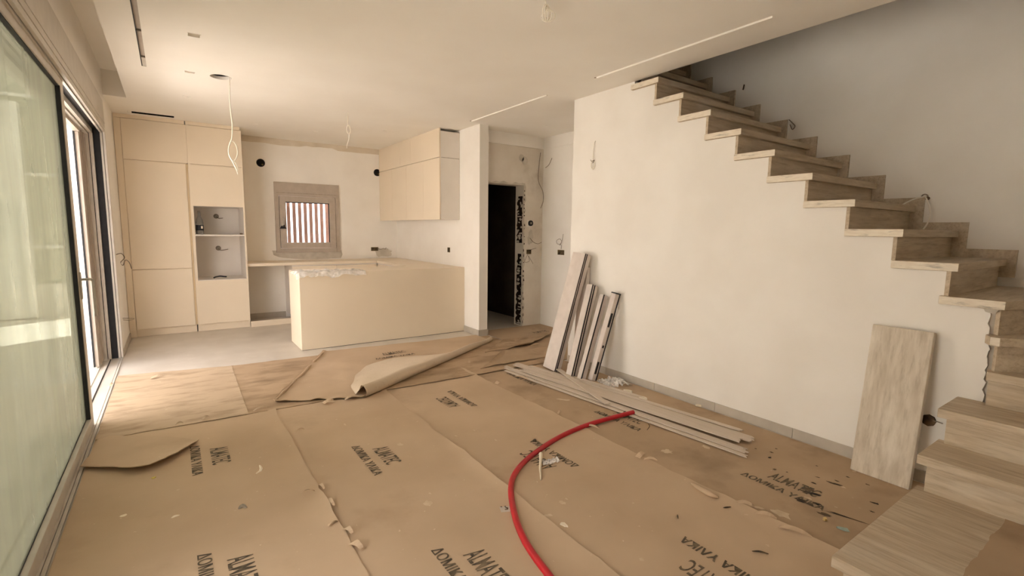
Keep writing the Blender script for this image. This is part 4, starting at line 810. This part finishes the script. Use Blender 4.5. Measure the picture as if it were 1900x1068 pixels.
# ---------------------------------------------------------------- thin laths lying along the stair wall
LB = [('frontmost pale lath of the pile on the floor', (2.685, 3.96), (2.915, 1.565), .034, .011), ('second pale lath from the front of the pile', (2.728, 4.03), (2.958, 1.59), .034, .016),
      ('third pale lath from the front of the pile', (2.772, 4.09), (3.002, 1.62), .036, .011), ('wide pale lath on top of the pile with a broken end', (2.80, 3.86), (3.062, 1.69), .070, .025),
      ('pale lath in the middle of the pile beside the wide one', (2.862, 4.06), (3.140, 1.655), .058, .021), ('pale lath of the pile second from the stair wall', (2.925, 4.12), (3.208, 1.69), .048, .012),
      ('pale lath of the pile nearest the stair wall', (2.985, 3.95), (3.262, 1.80), .040, .017), ('short pale lath ending at a white scrap by the wall', (3.085, 3.52), (3.205, 2.67), .040, .020)]
for lb, p0, p1, w, z0 in LB:
    p0, p1 = Vector((*p0, z0)), Vector((*p1, z0)); d = (p1-p0); n_ = Vector((-d.y, d.x, 0)).normalized()*w; b = B()
    k = 5; pts = [(p0.x, p0.y), (p0.x+n_.x, p0.y+n_.y)]; dn = d.normalized()
    for i in range(k+1): e = p1+n_*(1-i/k)+dn*random.uniform(-.02, .02); pts.append((e.x, e.y))
    b.prism(pts, 'z', z0, z0+.007)
    tag(mk('floor_lath', b, 'strip', fix=True), lb, 'lath', 'laths piled along the stair wall')
p0, p1 = Vector((3.115, 3.67, .036)), Vector((2.815, 2.69, .030)); d = p1-p0; n_ = Vector((-d.y, d.x, 0)).normalized()*.05
tag(mk('floor_lath', B().obox(p0, d, n_, (0, 0, .007)), 'strip'), 'single pale lath lying crosswise over the pile', 'lath', 'laths piled along the stair wall')

# ---------------------------------------------------------------- spare tread board leaning by the stairs
c0, c1 = Vector((3.325, .832, .004)), Vector((3.452, .832, .892)); a = c1-c0; wd = Vector((.0, .292, 0)); td = wd.cross(a).normalized()*.045
if td.x < 0: td = -td
q = root('spare_stair_tread', (3.36, .98, 0), 'limed oak board leaning on the stair wall beside the lowest steps', 'board')
mk('board_body', B().obox(c0, a, wd, td), 'wood_z', q, bevel=.004)
# ---------------------------------------------------------------- small litter
def chip(name, px, L, w, hgt, rot, m, label, cat, z=.006):
    c = Vector((*px, z)); b = B(); n = 9; pts = blob(0, 0, L/2, w/2, n, .3); vs_ = []
    for zz_, sc2 in ((0, 1), (hgt, .92)):
        for x, y in pts: vs_.append((c.x+(x*math.cos(rot)-y*math.sin(rot))*sc2, c.y+(x*math.sin(rot)+y*math.cos(rot))*sc2, c.z+zz_+hgt*.8*(x/L)**2*(1 if zz_ else .8)))
    b.add(vs_, [tuple(range(n-1, -1, -1)), tuple(range(n, 2*n))]+[(i, (i+1) % n, n+(i+1) % n, n+i) for i in range(n)])
    return tag(mk(name, b, m), label, cat)
def curl(name, pts, w, m, label, cat, th=.004):
    sp_ = spline([(*p, z) for p, z in pts], 5); n = len(sp_)
    return tag(mk(name, B().tube(sp_, w, 6, rr=[w*(.35+.65*math.sin(math.pi*k/(n-1))) for k in range(n)]), m), label, cat)
curl('paint_flake', [((0.355, 3.116), .014), ((0.358, 3.075), .010), ((0.348, 3.043), .010), ((0.323, 3.022), .012)], .010, 'chip', 'white curled flake left of the first paper seam', 'flake')
curl('paint_flake', [((-0.081, 2.767), .008), ((-0.064, 2.772), .012), ((-0.044, 2.775), .010)], .007, 'chip', 'white sliver near the glass door', 'flake')
chip('paint_flake', (-0.270, 2.920), .03, .025, .006, .3, 'chip', 'small round cream flake beside the glass door', 'flake')
chip('paint_flake', (-0.161, 2.674), .022, .012, .005, .5, 'chip', 'tiny cream flake nearest the bottom left', 'flake')
chip('yellow_chip', (-0.161, 3.284), .022, .02, .008, .2, mat('yellow_foam', (206, 190, 96), (214, 200, 110), 20), 'small yellow crumb in front of the loose paper offcut', 'crumb')
curl('dark_scrap', [((0.201, 2.673), .008), ((0.219, 2.684), .016), ((0.235, 2.662), .012)], .012, 'grey_face', 'curled dark grey scrap on the left paper strip', 'scrap')
chip('paint_flake', (0.349, 2.318), .022, .012, .004, .4, 'chip', 'small cream flake between the two lower left prints', 'flake')
chip('wood_splinter', (0.493, 2.422), .03, .008, .004, .9, 'soot', 'dark splinter beside the torn seam', 'splinter')
q = root('printed_tag', (*(1.322, 1.938), .006), 'small speckled grey tag lying beside the red hose', 'tag'); c = Vector((*(1.322, 1.938), .007))
mk('tag_sheet', B().obox(c+Vector((-.03, -.02, 0)), (.052, -.022, 0), (.018, .045, 0), (0, 0, .002)), 'patch', q)
for i in range(9): x, y = random.uniform(-.008, .024), random.uniform(-.02, .02); mk('dark_speck', B().obox(c+Vector((x, y, .002)), (.007, -.003, 0), (.002, .006, 0), (0, 0, .0006)), 'soot', q)
q = root('white_tape_scrap', (*(1.809, 2.215), .006), 'crumpled white tape scrap lying on the lettering inside the hose bend', 'scrap')
b = B(); p0 = Vector((*(1.801, 2.237), .012)); nx, ny = 12, 8
e1 = Vector((*(1.915, 2.212), .01))-p0; e2 = Vector((*(1.777, 2.186), .01))-p0
for j in range(ny+1):
    for i in range(nx+1): p = p0+e1*(i/nx)+e2*(j/ny); b.v.append((p.x, p.y, .010+.03*abs(noise.noise((i*.4, j*.5, 3)))))
for j in range(ny):
    for i in range(nx): a = j*(nx+1)+i; b.f.append((a, a+1, a+nx+2, a+nx+1))
mk('tape_sheet', b, 'film', q); mk('tape_twist', B().tube(spline([(*(1.852, 2.307), .018), (*(1.789, 2.227), .020), (*(1.736, 2.165), .012), (*(1.691, 2.103), .010), (*(1.657, 2.059), .010)], 4), .010, 6, rr=[.012*(1-.045*k) for k in range(17)]), 'chip', q)
chip('dark_crumb', (1.946, 2.492), .03, .02, .012, .4, 'soot', 'dark crumb above the tape scrap', 'crumb')
chip('dark_crumb', (2.842, 2.499), .025, .02, .018, .2, 'soot', 'dark nut at the end of the red hose', 'crumb')
chip('teal_scrap', (2.597, 0.886), .032, .06, .004, .4, mat('teal_paper', (150, 168, 158), (166, 182, 172), 30), 'small teal paper scrap beside the lowest tread', 'scrap')
chip('yellow_chip', (2.604, 0.965), .02, .018, .012, .2, mat('ochre_foam', (196, 168, 110), (206, 180, 124), 20), 'ochre crumb beside the teal scrap', 'crumb')
chip('paint_flake', (1.488, 1.662), .022, .045, .006, .5, 'chip', 'white flake right of the hose beside dried spots', 'flake')
chip('white_clip', (3.257, 2.837), .03, .075, .02, .35, 'chip', 'white plastic clip on floor near the baseboard', 'clip', .006)
chip('white_clip', (3.217, 2.633), .025, .07, .016, .45, 'chip', 'white plastic clip at the end of the short lath', 'clip', .014)
chip('white_clip', (3.483, 2.280), .02, .06, .014, .45, 'chip', 'small pale crumb against the stair wall baseboard', 'crumb', .006)
curl('brown_twig', [((2.837, 2.262), .008), ((2.796, 2.218), .014), ((2.733, 2.190), .010)], .003, 'soot', 'thin dark curl beside the laths', 'scrap')
curl('brown_twig', [((2.279, 1.313), .008), ((2.317, 1.293), .010)], .004, 'soot', 'thin dark splinter on the right paper strip', 'splinter')
curl('brown_twig', [((2.025, 1.407), .008), ((1.996, 1.382), .010)], .003, 'soot', 'tiny dark splinter above the bottom right print', 'splinter')
curl('brown_twig', [((2.065, 1.041), .008), ((2.088, 1.016), .012), ((2.109, 0.989), .008)], .004, 'soot', 'dark twig near the bottom right print', 'splinter')
# crumpled clear wrap at the foot of the profiles
b = B(); nx, ny = 26, 14; p0, e1, e2 = Vector((3.245, 3.22, 0)), Vector((.235, -.05, 0)), Vector((-.03, -.22, 0))
for j in range(ny+1):
    for i in range(nx+1):
        u, v = i/nx, j/ny; p = p0+e1*u+e2*v; b.v.append((p.x+.02*noise.noise((u*6, v*6, 1)), p.y+.02*noise.noise((u*6, v*6, 2)), .010+.085*abs(noise.noise((u*4, v*5, 5)))*math.sin(math.pi*u)**.5))
for j in range(ny):
    for i in range(nx): a = j*(nx+1)+i; b.f.append((a, a+1, a+nx+2, a+nx+1))
tag(mk('plastic_wrap', b, 'film'), 'crumpled clear wrap at the foot of the nearest profile', 'film')
